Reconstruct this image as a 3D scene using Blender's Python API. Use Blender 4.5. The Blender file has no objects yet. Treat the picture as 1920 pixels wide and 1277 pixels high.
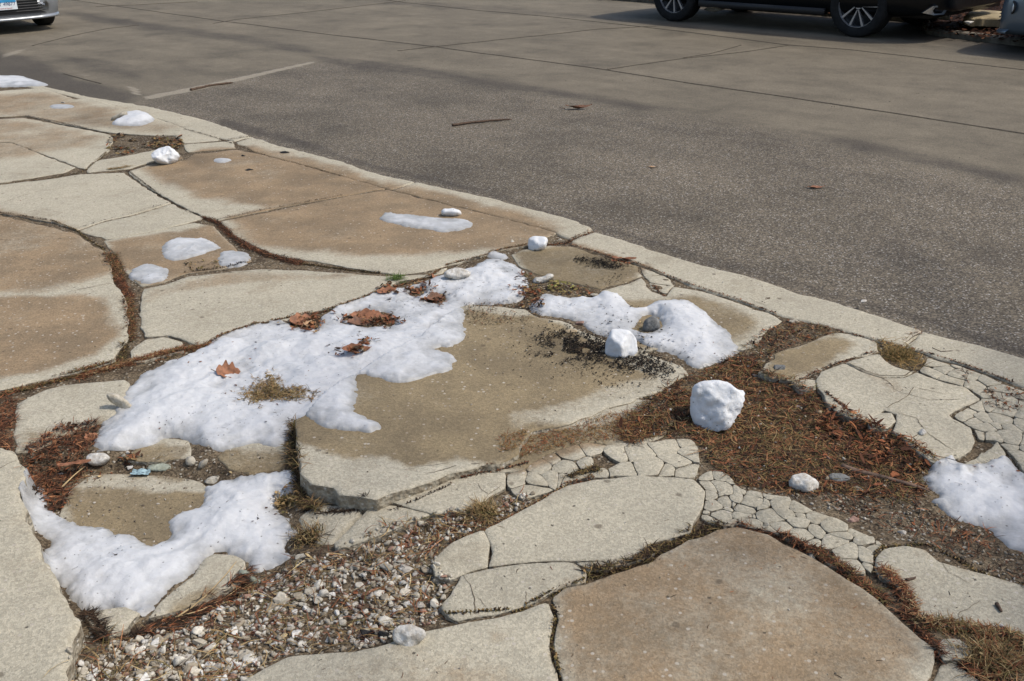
import bpy, bmesh, math, random
import numpy as np
from mathutils import Vector, Matrix
from mathutils.geometry import delaunay_2d_cdt

SC = bpy.context.scene
COL = SC.collection
RNG = np.random.default_rng(7)
random.seed(7)

# ------------------------------------------------------------------ camera, sky, sun, exposure
F_PX, HOR_Y, TILT, CAM_H = 1800.0, -185.0, -0.0207, 1.55
ROLL = math.atan(TILT)
PITCH = math.atan((638.5 - HOR_Y) * math.cos(ROLL) / F_PX)
_c, _s, _cp, _sp = math.cos(ROLL), math.sin(ROLL), math.cos(PITCH), math.sin(PITCH)
cam = bpy.data.cameras.new('camera')
cam.sensor_fit = 'HORIZONTAL'; cam.sensor_width = 36.0; cam.lens = F_PX / 1920 * 36.0
cam.clip_start = 0.05; cam.clip_end = 1500
cam_o = bpy.data.objects.new('camera', cam); COL.objects.link(cam_o)
_r = Vector((_c, _s * _sp, _s * _cp)); _u = Vector((-_s, _c * _sp, _c * _cp)); _b = _r.cross(_u)
cam_o.matrix_world = Matrix(((_r.x, _u.x, _b.x, 0), (_r.y, _u.y, _b.y, 0), (_r.z, _u.z, _b.z, CAM_H), (0, 0, 0, 1)))
SC.camera = cam_o

SUN_EL, SUN_AZ = math.radians(54), math.radians(-8)       # azimuth measured from +X towards +Y
sd = Vector((math.cos(SUN_EL) * math.cos(SUN_AZ), math.cos(SUN_EL) * math.sin(SUN_AZ), math.sin(SUN_EL)))
sun = bpy.data.lights.new('sun', 'SUN'); sun.energy = 2.5; sun.angle = math.radians(2.2); sun.color = (1.0, 0.955, 0.88)
sun_o = bpy.data.objects.new('sun', sun); COL.objects.link(sun_o)
sun_o.rotation_euler = (-sd).to_track_quat('-Z', 'Y').to_euler(); sun_o.location = (20, -6, 28)
w = bpy.data.worlds.new('World'); SC.world = w; w.use_nodes = True
nt = w.node_tree; bgn = nt.nodes['Background']
sky = nt.nodes.new('ShaderNodeTexSky'); sky.sky_type = 'NISHITA'; sky.sun_disc = False
sky.sun_elevation = SUN_EL; sky.sun_rotation = math.radians(90) - SUN_AZ
sky.air_density = 1.0; sky.dust_density = 2.5; sky.ozone_density = 0.6
nt.links.new(sky.outputs[0], bgn.inputs[0]); bgn.inputs[1].default_value = 0.15
SC.view_settings.view_transform = 'Standard'; SC.view_settings.look = 'None'
SC.view_settings.exposure = 0.14; SC.view_settings.gamma = 1.0

# ------------------------------------------------------------------ pixel -> world
def pix(p, z=0.0):
    """points of the photograph (1920 wide) on the horizontal plane(s) z"""
    p = np.asarray(p, float).reshape(-1, 2)
    u = p[:, 0] - 960; v = 638.5 - p[:, 1]
    uu = _c * u - _s * v; vv = _s * u + _c * v
    d = np.stack([uu, F_PX * _cp + vv * _sp, -F_PX * _sp + vv * _cp], 1)
    t = (z - CAM_H) / d[:, 2]
    return d[:, :2] * t[:, None]
def px_per_m(xy, z=0.0):
    x, y = xy
    return F_PX / (y * _cp + (CAM_H - z) * _sp)

# ------------------------------------------------------------------ numeric helpers
def vnoise(x, y, seed=0):
    x = np.asarray(x, float); y = np.asarray(y, float)
    xi = np.floor(x).astype(np.int64); yi = np.floor(y).astype(np.int64)
    fx = x - xi; fy = y - yi
    fx = fx * fx * (3 - 2 * fx); fy = fy * fy * (3 - 2 * fy)
    def h(a, b):
        n = (a * 374761393 + b * 668265263 + seed * 974711) & 0xffffffff
        n = ((n ^ (n >> 13)) * 1274126177) & 0xffffffff
        return ((n ^ (n >> 16)) & 0xffff) / 65535.0
    return (h(xi, yi) * (1 - fx) + h(xi + 1, yi) * fx) * (1 - fy) + (h(xi, yi + 1) * (1 - fx) + h(xi + 1, yi + 1) * fx) * fy
def fbm(x, y, f=1.0, o=4, seed=0):
    s = 0; a = .5; t = 0
    for i in range(o):
        s = s + a * vnoise(x * f, y * f, seed + i * 17); t += a; a *= .55; f *= 2.03
    return s / t * 2 - 1
def inpoly(P, poly):
    P = np.asarray(P); poly = np.asarray(poly)
    a = poly; b = np.roll(poly, -1, 0)
    r = np.zeros(len(P), bool)
    for (x0, y0), (x1, y1) in zip(a, b):
        if y0 == y1: continue
        m = ((P[:, 1] < y0) != (P[:, 1] < y1))
        r ^= m & (P[:, 0] < x0 + (P[:, 1] - y0) * (x1 - x0) / (y1 - y0))
    return r
def segdist(P, poly, closed=True):
    P = np.asarray(P); a = np.asarray(poly); b = np.roll(a, -1, 0)
    if not closed: a, b = a[:-1], b[:-1]
    d = np.full(len(P), 1e9)
    for p, q in zip(a, b):
        e = q - p; L = e @ e + 1e-12
        t = np.clip(((P - p) @ e) / L, 0, 1)
        d = np.minimum(d, ((P - p - t[:, None] * e) ** 2).sum(1))
    return np.sqrt(d)
def sstep(x, a, b):
    t = np.clip((x - a) / (b - a), 0, 1); return t * t * (3 - 2 * t)
def chaikin(p, n=1, r=.25):
    p = np.asarray(p, float)
    for _ in range(n):
        q = np.roll(p, -1, 0)
        p = np.stack([p * (1 - r) + q * r, p * r + q * (1 - r)], 1).reshape(-1, 2)
    return p
def resample(p, step, closed=True):
    p = np.asarray(p, float)
    if closed: p = np.vstack([p, p[:1]])
    L = np.r_[0, np.cumsum(np.hypot(*np.diff(p, axis=0).T))]
    n = max(4, int(round(L[-1] / step)))
    t = np.linspace(0, L[-1], n + 1)[:(-1 if closed else None)]
    return np.stack([np.interp(t, L, p[:, 0]), np.interp(t, L, p[:, 1])], 1)
def area2(p):
    return (p[:, 0] * np.roll(p[:, 1], -1) - np.roll(p[:, 0], -1) * p[:, 1]).sum() / 2
def rough(p, amp, f, seed):
    """push a closed outline in and out along its normals"""
    t = np.roll(p, -1, 0) - np.roll(p, 1, 0); t /= np.hypot(*t.T)[:, None] + 1e-9
    n = np.stack([t[:, 1], -t[:, 0]], 1)
    return p + n * (fbm(p[:, 0], p[:, 1], f, 4, seed) * amp)[:, None]

def new_obj(name, V, Fc, mat, parent=None, origin=None, smooth=True, cols=None, attrs=None):
    V = np.asarray(V, np.float32)
    if origin is None:
        origin = (0, 0, 0) if parent is not None else (float((V[:, 0].min() + V[:, 0].max()) / 2), float((V[:, 1].min() + V[:, 1].max()) / 2), float(V[:, 2].min()))
    V = V - np.asarray(origin, np.float32)
    me = bpy.data.meshes.new(name)
    Fa = Fc if isinstance(Fc, np.ndarray) else None
    if Fa is not None and Fa.ndim == 2:
        me.vertices.add(len(V)); me.vertices.foreach_set('co', V.ravel())
        k = Fa.shape[1]
        me.loops.add(Fa.size); me.loops.foreach_set('vertex_index', Fa.astype(np.int32).ravel())
        me.polygons.add(len(Fa)); me.polygons.foreach_set('loop_start', np.arange(0, Fa.size, k, dtype=np.int32))
        me.update(calc_edges=True); me.validate()
    else:
        me.from_pydata([tuple(map(float, v)) for v in V], [], [tuple(int(i) for i in f) for f in Fc]); me.validate(); me.update()
    if smooth is not False:
        me.polygons.foreach_set('use_smooth', np.ones(len(me.polygons), bool))
    if cols is not None:
        a = me.color_attributes.new('Col', 'FLOAT_COLOR', 'POINT')
        c = np.ones((len(V), 4), np.float32); c[:, :3] = cols
        a.data.foreach_set('color', c.ravel())
    for k, v in (attrs or {}).items():
        a = me.attributes.new(k, 'FLOAT', 'POINT'); a.data.foreach_set('value', np.asarray(v, np.float32))
    if mat is not None: me.materials.append(mat)
    o = bpy.data.objects.new(name, me); COL.objects.link(o)
    o.location = origin
    if parent is not None: o.parent = parent
    return o
def tag(o, label=None, cat=None, group=None, kind=None):
    if label: o['label'] = label
    if cat: o['category'] = cat
    if group: o['group'] = group
    if kind: o['kind'] = kind
    return o
def empty(name, loc, rz, label, cat, group=None):
    o = bpy.data.objects.new(name, None); COL.objects.link(o)
    o.location = loc; o.rotation_euler = (0, 0, rz); o.empty_display_size = .2
    return tag(o, label, cat, group)

# ------------------------------------------------------------------ node materials
class Mat:
    def __init__(s, name):
        s.m = bpy.data.materials.new(name); s.m.use_nodes = True
        s.t = s.m.node_tree; s.b = s.t.nodes['Principled BSDF']
        s.pos = s.t.nodes.new('ShaderNodeNewGeometry').outputs['Position']
    def n(s, typ, **kw):
        nd = s.t.nodes.new('ShaderNode' + typ)
        for k, v in kw.items(): setattr(nd, k, v)
        return nd
    def put(s, sock, v):
        if isinstance(v, bpy.types.NodeSocket): s.t.links.new(v, sock)
        elif isinstance(v, (tuple, list)) and len(v) == 3 and sock.type == 'RGBA': sock.default_value = (*v, 1)
        else: sock.default_value = v
    def noise(s, scale, detail=4, rough=.55, vec=None, dist=0):
        nd = s.n('TexNoise'); s.put(nd.inputs['Vector'], vec or s.pos)
        nd.inputs['Scale'].default_value = scale; nd.inputs['Detail'].default_value = detail
        nd.inputs['Roughness'].default_value = rough; nd.inputs['Distortion'].default_value = dist
        return nd.outputs['Fac']
    def vor(s, scale, feature='F1', vec=None, out='Distance', rnd=1):
        nd = s.n('TexVoronoi', feature=feature); s.put(nd.inputs['Vector'], vec or s.pos)
        nd.inputs['Scale'].default_value = scale; nd.inputs['Randomness'].default_value = rnd
        return nd.outputs[out]
    def math(s, op, a, b=0.0, c=None, clamp=False):
        nd = s.n('Math', operation=op, use_clamp=clamp)
        s.put(nd.inputs[0], a); s.put(nd.inputs[1], b)
        if c is not None: s.put(nd.inputs[2], c)
        return nd.outputs[0]
    def rng(s, v, a, b, lo=0.0, hi=1.0):
        nd = s.n('MapRange', interpolation_type='SMOOTHSTEP'); s.put(nd.inputs['Value'], v)
        for k, q in zip(('From Min', 'From Max', 'To Min', 'To Max'), (a, b, lo, hi)): nd.inputs[k].default_value = q
        return nd.outputs[0]
    def mix(s, f, a, b, mode='MIX'):
        nd = s.n('Mix', data_type='RGBA', blend_type=mode)
        s.put(nd.inputs[0], f); s.put(nd.inputs[6], a); s.put(nd.inputs[7], b)
        return nd.outputs[2]
    def sep(s, c, i):
        nd = s.n('SeparateColor'); s.put(nd.inputs[0], c); return nd.outputs[i]
    def attr(s, name, out='Fac'):
        nd = s.n('Attribute', attribute_type='GEOMETRY', attribute_name=name); return nd.outputs[out]
    def mul(s, col, v):           # scale a colour by a value
        nd = s.n('VectorMath', operation='SCALE'); s.put(nd.inputs[0], col); s.put(nd.inputs['Scale'], v); return nd.outputs[0]
    def bump(s, h, strength=.5, dist=.005, prev=None):
        nd = s.n('Bump'); s.put(nd.inputs['Height'], h); nd.inputs['Strength'].default_value = strength; nd.inputs['Distance'].default_value = dist
        if prev: s.put(nd.inputs['Normal'], prev)
        return nd.outputs[0]
    def out(s, col=None, rough=.8, normal=None, **kw):
        if col is not None: s.put(s.b.inputs['Base Color'], col)
        s.put(s.b.inputs['Roughness'], rough)
        if normal: s.put(s.b.inputs['Normal'], normal)
        for k, v in kw.items(): s.put(s.b.inputs[k.replace('_', ' ')], v)
        return s.m

def concrete(name, pale, brown, dark, kerbish=0.0):
    m = Mat(name)
    st = m.attr('stain'); dk = m.attr('dark')
    big = m.noise(2.2, 5, .6); mid = m.noise(14, 5, .65); fine = m.noise(160, 3, .6); g2 = m.noise(45, 6, .7)
    s = m.math('ADD', st, m.math('MULTIPLY', m.math('SUBTRACT', g2, .5), .9))
    s = m.math('ADD', s, m.math('MULTIPLY', m.math('SUBTRACT', m.noise(4.5, 5, .6), .5), .9))
    s = m.math('MULTIPLY', m.rng(s, .1, .95), m.rng(st, 0.0, .2))
    b2 = m.mix(m.rng(m.noise(5, 3), .35, .65), brown, dark)
    c = m.mix(s, pale, b2)
    c = m.mul(c, m.rng(big, .25, .75, .92, 1.07))
    c = m.mul(c, m.rng(mid, .2, .8, .94, 1.05))
    c = m.mul(c, m.rng(m.noise(420, 2, .8), .25, .75, .82, 1.16))
    # aggregate: one tint per small cell
    ag = m.sep(m.vor(150, out='Color'), 0)
    c = m.mul(c, m.rng(ag, 0.0, 1.0, .86, 1.13))
    ag2 = m.vor(55, out='Color')
    peb = m.math('MULTIPLY', m.rng(m.sep(ag2, 1), .80, .86), m.rng(m.vor(55), .30, .22))
    c = m.mix(m.math('MULTIPLY', peb, .75), c, m.mix(m.sep(ag2, 2), (.55, .50, .42), (.30, .24, .17)))
    pv = m.vor(30, out='Color')
    pit = m.math('MULTIPLY', m.rng(m.sep(pv, 0), .86, .90), m.rng(m.math('ADD', m.vor(30), m.math('MULTIPLY', fine, .2)), .25, .17))
    c = m.mix(m.math('MULTIPLY', pit, .75), c, (.05, .04, .03))
    fv = m.vor(13, out='Color'); fr = m.math('MULTIPLY', m.rng(m.sep(fv, 1), .72, .76), m.rng(m.math('ADD', m.vor(13), m.math('MULTIPLY', m.math('SUBTRACT', g2, .5), .35)), .17, .07))
    c = m.mix(m.math('MULTIPLY', fr, .6), c, (.085, .062, .04))
    gr = m.math('MULTIPLY', m.rng(m.noise(3.3, 7, .72), .52, .72), .34)
    c = m.mix(gr, c, (.20, .155, .095))
    c = m.mul(c, m.math('SUBTRACT', 1.0, m.math('MULTIPLY', dk, m.rng(mid, .2, .8, .35, .8))))
    h = m.math('ADD', m.math('MULTIPLY', ag, .5), m.math('ADD', fine, m.math('MULTIPLY', mid, 1.3)))
    h = m.math('SUBTRACT', h, m.math('MULTIPLY', pit, 1.2))
    return m.out(c, m.rng(s, 0, 1, .95, .8), m.bump(h, .75, .004), Specular_IOR_Level=.25)
M = {}
M['concrete'] = concrete('weathered_concrete', (.425, .382, .288), (.292, .208, .122), (.228, .166, .10))
M['concrete_olive'] = concrete('damp_concrete', (.43, .388, .295), (.262, .202, .116), (.205, .158, .093))

m = Mat('broken_concrete_side')
n1 = m.noise(40, 5, .65); ag = m.vor(70, out='Color')
c = m.mix(m.rng(n1, .35, .65), (.38, .34, .26), (.22, .18, .125))
c = m.mix(m.math('MULTIPLY', m.rng(m.sep(ag, 0), .7, .75), m.rng(m.vor(70), .35, .25)), c, (.5, .46, .38))
M['side'] = m.out(c, .95, m.bump(m.math('ADD', n1, m.vor(70)), .9, .008), Specular_IOR_Level=.2)

m = Mat('soil')
n1 = m.noise(12, 6, .65); n2 = m.noise(90, 4, .6); v = m.vor(190, out='Color'); v2 = m.vor(75, out='Color')
c = m.mix(m.rng(n1, .35, .65), (.17, .13, .083), (.085, .062, .04))
c = m.mul(c, m.rng(m.sep(v, 0), 0, 1, .5, 1.5))
g = m.math('MULTIPLY', m.rng(m.sep(v2, 1), .66, .72), m.rng(m.vor(75), .42, .34))
c = m.mix(g, c, m.mix(m.sep(v2, 2), (.42, .38, .30), (.24, .19, .13)))
M['soil'] = m.out(c, .95, m.bump(m.math('ADD', m.math('ADD', n2, m.sep(v, 0)), m.math('MULTIPLY', g, 1.5)), 1.0, .007), Specular_IOR_Level=.15)

m = Mat('road_surface')
asp = m.attr('asphalt'); dirt = m.attr('dirt'); pale = m.attr('pale')  # dirt also carries the shade painted on the road
cx = m.n('CombineXYZ'); m.put(cx.inputs[0], m.math('MULTIPLY', m.attr('rs'), .6)); m.put(cx.inputs[1], m.math('MULTIPLY', m.attr('rt'), 1.7))
streak = m.noise(1.6, 6, .62, vec=cx.outputs[0]); blot = m.noise(1.1, 6, .6)
big = m.noise(.9, 5, .6); mid = m.noise(6, 5, .65); fine = m.noise(120, 3, .7)
a1 = m.vor(150, out='Color'); a2 = m.vor(230, out='Color')
am = m.rng(m.math('ADD', asp, m.math('MULTIPLY', m.math('SUBTRACT', m.math('ADD', m.math('MULTIPLY', mid, .5), m.math('MULTIPLY', streak, .5)), .5), 1.4)), .05, .95)
val = m.sep(a1, 0)
ac = m.mix(m.rng(val, .25, .95), (.045, .037, .027), (.25, .204, .143))
ac = m.mix(.35, ac, m.mix(m.sep(a2, 0), (.030, .025, .018), (.245, .203, .145)))
ac = m.mix(m.math('MULTIPLY', m.rng(m.sep(a1, 1), .93, .96), .8), ac, (.42, .39, .34))
cc = m.mul((.160, .134, .094), m.rng(m.sep(a1, 0), 0, 1, .80, 1.2))
cc = m.mul(cc, m.rng(mid, .25, .75, .9, 1.1))
c = m.mix(am, cc, ac)
c = m.mul(c, m.rng(big, .3, .7, .86, 1.1))
c = m.mul(c, m.rng(streak, .3, .7, 1.06, .84))
c = m.mul(c, m.rng(blot, .5, .75, 1.02, .7))
c = m.mul(c, m.rng(m.noise(350, 2, .8), .25, .75, .8, 1.2))
d2 = m.rng(m.math('ADD', dirt, m.math('MULTIPLY', m.math('SUBTRACT', m.math('ADD', m.math('MULTIPLY', mid, .5), m.math('MULTIPLY', streak, .5)), .5), 1.7)), .15, .95)
d2 = m.math('MULTIPLY', d2, m.rng(dirt, 0, .1))
c = m.mix(m.math('MULTIPLY', d2, .72), c, m.mul((.05, .041, .032), m.rng(val, 0, 1, .6, 1.4)))
c = m.mix(m.math('MULTIPLY', m.rng(m.math('ADD', pale, m.math('MULTIPLY', m.math('SUBTRACT', mid, .5), .4)), .3, .8), .8), c, m.mul((.30, .26, .195), m.rng(val, 0, 1, .8, 1.2)))
h = m.math('ADD', m.math('MULTIPLY', val, m.rng(am, 0, 1, .25, 1.0)), m.math('MULTIPLY', fine, .4))
M['road'] = m.out(c, .85, m.bump(h, .7, .005), Specular_IOR_Level=.3)

m = Mat('crack_dirt')
M['crack'] = m.out(m.mix(m.rng(m.noise(50, 3), .35, .65), (.07, .052, .033), (.15, .115, .075)), .95, None, Specular_IOR_Level=.1)
m = Mat('tar_joint')
n1 = m.noise(30, 4)
M['tar'] = m.out(m.mix(m.rng(n1, .3, .7), (.035, .028, .02), (.075, .062, .045)), .9, m.bump(n1, .6, .004), Specular_IOR_Level=.2)

def snowmat(name, base, grey, sp):
    m = Mat(name)
    th = m.attr('thick'); big = m.noise(9, 4, .55); mid = m.noise(38, 5, .62); fine = m.noise(230, 3, .7)
    v = m.rng(m.math('ADD', m.math('MULTIPLY', th, .9), m.math('MULTIPLY', m.math('SUBTRACT', m.noise(11, 5, .65), .5), 1.1)), .0, .62)
    c = m.mix(v, grey, base)
    c = m.mul(c, m.rng(mid, .25, .75, .93, 1.04))
    sv = m.vor(60, out='Color')
    dot = m.math('MULTIPLY', m.rng(m.sep(sv, 0), sp, sp + .02), m.rng(m.math('ADD', m.vor(60), m.math('MULTIPLY', fine, .3)), .36, .26))
    dot = m.math('MULTIPLY', dot, m.rng(big, .42, .6))
    c = m.mix(m.math('MULTIPLY', dot, .8), c, (.09, .08, .07))
    dirt = m.math('MULTIPLY', m.rng(m.noise(16, 5, .7), .54, .75), .5)
    c = m.mix(dirt, c, (.47, .46, .44))
    h = m.math('ADD', m.math('MULTIPLY', fine, .35), m.math('ADD', m.math('MULTIPLY', mid, .9), m.math('MULTIPLY', m.vor(110, 'SMOOTH_F1'), .35)))
    return m.out(c, m.rng(v, 0, 1, .35, .62), m.bump(h, .38, .006), Subsurface_Weight=.35, Subsurface_Scale=.02, Subsurface_Radius=(1.0, 1.1, 1.25), Specular_IOR_Level=.35)
M['snow'] = snowmat('old_snow', (.56, .562, .56), (.33, .325, .31), .70)
M['ice'] = snowmat('packed_ice', (.66, .664, .66), (.57, .575, .57), .78)

m = Mat('dry_litter')
c = m.attr('Col', 'Color'); n1 = m.noise(300, 2)
M['litter'] = m.out(m.mul(c, m.rng(n1, .3, .7, .75, 1.2)), .9, None, Specular_IOR_Level=.08)
m = Mat('pebble_stone')
c = m.attr('Col', 'Color'); n1 = m.noise(130, 4, .65)
M['pebble'] = m.out(m.mul(c, m.rng(n1, .25, .75, .72, 1.2)), .85, m.bump(n1, .5, .003), Specular_IOR_Level=.3)
def stone(name, a, b, sc=60):
    m = Mat(name); n1 = m.noise(sc, 5, .65); n2 = m.noise(sc * .35, 3)
    c = m.mix(m.rng(n1, .35, .65), a, b); c = m.mul(c, m.rng(n2, .3, .7, .8, 1.15))
    pv = m.vor(sc * 1.6)
    return m.out(c, .9, m.bump(m.math('ADD', n1, m.math('MULTIPLY', pv, .4)), .8, .006), Specular_IOR_Level=.25)
M['st_white'] = stone('white_stone', (.62, .60, .55), (.42, .38, .32))
M['st_pale'] = stone('pale_limestone', (.47, .43, .35), (.33, .29, .22))
M['st_grey'] = stone('grey_stone', (.20, .20, .19), (.11, .11, .105))
M['st_green'] = stone('greenish_stone', (.33, .35, .28), (.24, .25, .19))
M['st_tan'] = stone('tan_stone', (.42, .34, .22), (.28, .21, .13))
M['st_pink'] = stone('pink_stone', (.36, .23, .18), (.26, .16, .12))
M['shade_toned_kerb'] = stone('shade_toned_kerb', (.15, .13, .10), (.09, .078, .06), 14)  # kerb colour darkened to hold the shade across the street
M['st_dark'] = stone('dark_lump', (.035, .033, .032), (.012, .012, .012), 120)
def simple(name, col, rough=.6, metal=0.0, coat=0.0, var=.12, scale=20, spec=.5):
    m = Mat(name); n1 = m.noise(scale, 4)
    return m.out(m.mul(col, m.rng(n1, .3, .7, 1 - var, 1 + var)), rough, None, Metallic=metal, Coat_Weight=coat, Specular_IOR_Level=spec)
M['twig'] = simple('twig_bark', (.085, .052, .032), .85, var=.5, scale=90)
M['branch'] = simple('branch_bark', (.12, .075, .05), .85, var=.6, scale=50)
M['straw'] = simple('straw', (.42, .30, .15), .8, var=.2)
M['leaf_rust'] = simple('rust_leaf', (.25, .105, .05), .7, var=.35, scale=60)
M['leaf_dark'] = simple('dark_leaf', (.16, .075, .04), .7, var=.4, scale=60)
M['leaf_tan'] = simple('tan_leaf', (.34, .21, .11), .7, var=.3, scale=60)
M['wrap_blue'] = simple('blue_plastic', (.26, .36, .38), .4, var=.5, scale=120)
M['paint_silver'] = simple('silver_paint', (.27, .285, .30), .3, .5, .5, .03)
M['paint_black'] = simple('black_paint', (.004, .005, .006), .3, 0, .12, .05, spec=.25)
M['paint_blue'] = simple('blue_grey_paint', (.13, .17, .21), .3, .4, .6, .03)
M['plastic'] = simple('black_plastic', (.012, .012, .013), .6, var=.2)
M['rubber'] = simple('tyre_rubber', (.014, .014, .014), .85, var=.3, spec=.25)
M['alloy'] = simple('alloy_wheel', (.40, .40, .41), .35, .7, .3, .04)
M['darkmetal'] = simple('brake_metal', (.05, .05, .05), .5, .6)
M['chrome'] = simple('chrome', (.8, .8, .8), .12, 1.0)
M['glass'] = simple('car_glass', (.01, .012, .014), .05, 0, .5)
M['lamp'] = simple('lamp_glass', (.75, .77, .78), .1, .3, .5, .3, 60)
M['plate_white'] = simple('plate_white', (.70, .74, .76), .4, var=.05)
M['plate_blue'] = simple('plate_blue', (.03, .25, .48), .4, var=.1)
M['plate_ink'] = simple('plate_ink', (.02, .035, .12), .5)
M['plate_red'] = simple('plate_red', (.45, .10, .08), .5)
M['tan_step'] = stone('sandstone', (.36, .29, .17), (.27, .21, .12), 8)
m = Mat('leaf_mulch'); n1 = m.noise(9, 6, .7); v = m.vor(28, out='Color')
M['mulch'] = m.out(m.mul(m.mix(m.rng(n1, .35, .65), (.055, .024, .014), (.022, .012, .008)), m.rng(m.sep(v, 0), 0, 1, .5, 1.6)), .95, m.bump(m.math('ADD', n1, m.sep(v, 0)), 1, .03), Specular_IOR_Level=.1)

# ------------------------------------------------------------------ the broken pavement: traced slabs
# (outline in photograph pixels, height of the top, material key, loose?, label)
SLABS = []
def S(pts, z=0.0, mat='concrete', name='pavement_slab', label=None, tilt=(0, 0), crk=None):
    SLABS.append(dict(p=np.array(pts, float), z=z, mat=mat, name=name, label=label, tilt=tilt))
S([(-160,172),(77,165),(140,186),(167,183),(300,225),(345,240),(335,252),(290,253),(215,249),(150,238),(95,227),(48,216),(-160,205)], label='pavement slab at the head of the walk, brown and damp')
S([(-160,213),(43,221),(100,232),(150,242),(205,253),(212,262),(200,285),(160,316),(143,311),(80,288),(20,266),(-160,215)], label='upper half of a long slab')
S([(-160,219),(20,268),(80,291),(141,314),(118,324),(0,342),(-160,358)], label='lower half of a long slab')
S([(322,249),(345,241),(410,257),(414,263),(347,268)], name='concrete_chunk', label='small pale wedge of concrete between the kerb and a patch of dry leaves')
S([(344,271),(434,264),(441,277),(354,285)], name='concrete_chunk', label='small pale block of concrete ending at the kerb joint, above the tan slab')
S([(227,294),(290,281),(333,285),(342,298),(287,302),(240,316),(165,323),(165,310),(189,300)], label='narrow broken slab')
S([(-160,376),(0,347),(93,336),(150,327),(232,324),(262,346),(300,370),(320,380),(290,389),(240,404),(200,412),(143,431),(100,415),(0,399),(-160,380)], label='pale slab')
S([(323,382),(345,393),(380,409),(345,419),(280,435),(200,448),(148,433),(202,415),(242,407),(292,392)], label='pale slab corner')
S([(242,321),(290,307),(345,301),(365,289),(443,281),(478,287),(560,308),(640,331),(722,353),(640,367),(534,387),(494,395),(408,413),(385,408),(350,390),(305,366),(265,342)], label='tan slab')
S([(415,415),(500,399),(540,390),(640,370),(726,356),(827,381),(900,399),(1005,425),(1042,437),(992,458),(940,468),(905,480),(840,497),(790,510),(745,515),(700,508),(640,498),(590,488),(530,480),(482,462),(440,440)], label='large tan slab')
S([(195,452),(267,436),(317,427),(364,418),(400,424),(417,443),(444,470),(472,490),(414,504),(347,512),(300,530),(267,536),(240,513),(219,477)], z=-.008, label='sunken tan slab')
S([(270,542),(310,534),(350,519),(420,511),(480,505),(560,506),(640,512),(700,517),(745,519),(800,516),(838,502),(830,512),(800,518),(743,528),(709,550),(646,574),(591,582),(539,600),(500,603),(427,628),(367,645),(350,637),(317,627),(273,630),(264,613),(264,580),(267,556)], z=.004, label='pale slab')
S([(-160,372),(0,404),(60,419),(140,438),(160,451),(193,470),(208,490),(211,530),(225,547),(235,567),(238,613),(238,637),(221,657),(215,677),(167,692),(83,711),(0,731),(-160,775)], z=.012, label='big tan slab')
S([(247,657),(273,637),(307,632),(340,641),(344,657),(300,668),(253,678)], z=.006, name='concrete_chunk', label='oval lump of pale concrete at the corner where two cracks full of needles meet')
S([(35,757),(83,734),(117,724),(150,721),(233,714),(242,722),(230,760),(217,785),(187,793),(150,798),(120,815),(70,840),(28,845),(29,800)], z=-.012, tilt=(0,.02), mat='concrete_olive', label='sunken pale slab')
S([(-160,838),(0,836),(23,844),(33,863),(50,877),(43,900),(35,933),(46,953),(57,987),(73,1020),(77,1047),(90,1063),(107,1090),(123,1120),(133,1150),(147,1160),(140,1180),(127,1200),(130,1225),(125,1300),(115,1500),(-160,1500)], z=.045, label='raised slab with a crumbling edge')
S([(140,912),(170,890),(240,888),(330,895),(378,905),(400,930),(430,960),(400,1000),(320,1040),(250,1060),(190,1040),(130,1000),(112,965),(122,930)], z=-.055, mat='concrete_olive', label='sunken brown slab')
S([(383,1047),(400,1038),(440,1040),(457,1053),(460,1077),(430,1100),(383,1123),(333,1143),(277,1158),(300,1127),(333,1100),(360,1080)], z=-.028, mat='concrete_olive', name='concrete_chunk', label='long wedge of brown concrete poking out of the lower snow patch')
S([(160,1153),(187,1143),(233,1137),(260,1147),(235,1177),(203,1193),(173,1173)], z=-.03, name='concrete_chunk', label='flat pale piece of concrete at the bottom tip of the lower snow patch')
S([(407,857),(433,837),(477,826),(545,826),(547,867),(523,880),(467,888),(427,878)], z=-.025, mat='concrete_olive', name='concrete_chunk', label='brown lump of concrete against the dark side of the raised slab')
S([(240,862),(253,840),(300,822),(353,826),(355,857),(300,864)], z=-.03, mat='concrete_olive', name='concrete_chunk', label='flat brown piece of concrete just below the big snow patch')
S([(557,800),(575,790),(640,730),(700,690),(790,640),(850,585),(880,570),(985,575),(1010,590),(1050,595),(1100,617),(1141,634),(1194,642),(1244,664),(1279,674),(1292,690),(1262,706),(1240,722),(1185,745),(1135,759),(1088,779),(1041,796),(997,805),(972,850),(942,868),(880,881),(841,892),(812,905),(765,921),(728,933),(706,945),(640,937),(587,918),(566,900),(559,850)], z=.020, tilt=(-.036,-.008), mat='concrete_olive', label='raised brown slab')
S([(997,809),(1041,799),(1088,783),(1135,763),(1187,748),(1250,750),(1262,790),(1242,818),(1180,836),(1110,828),(1070,834),(1020,853),(985,878),(947,884),(868,883),(942,870),(974,853)], z=-.004, mat='concrete_olive', label='mossy brown strip of concrete')
S([(992,810),(1041,800),(1090,784),(1140,764),(1150,772),(1110,790),(1050,806)], z=.01, name='concrete_chunk', label='thin pale sliver of concrete along the far edge of the mossy strip')
S([(731,938),(772,926),(816,909),(844,896),(866,885),(947,886),(946,915),(922,925),(906,940),(866,956),(816,962),(778,952)], z=.006, label='pale broken slab')
S([(559,966),(587,950),(618,948),(682,957),(625,1015),(600,1015),(570,1000)], z=-.02, mat='concrete_olive', name='concrete_chunk', tilt=(.08,.1), label='grey green lump of concrete below the corner of the raised slab')
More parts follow.
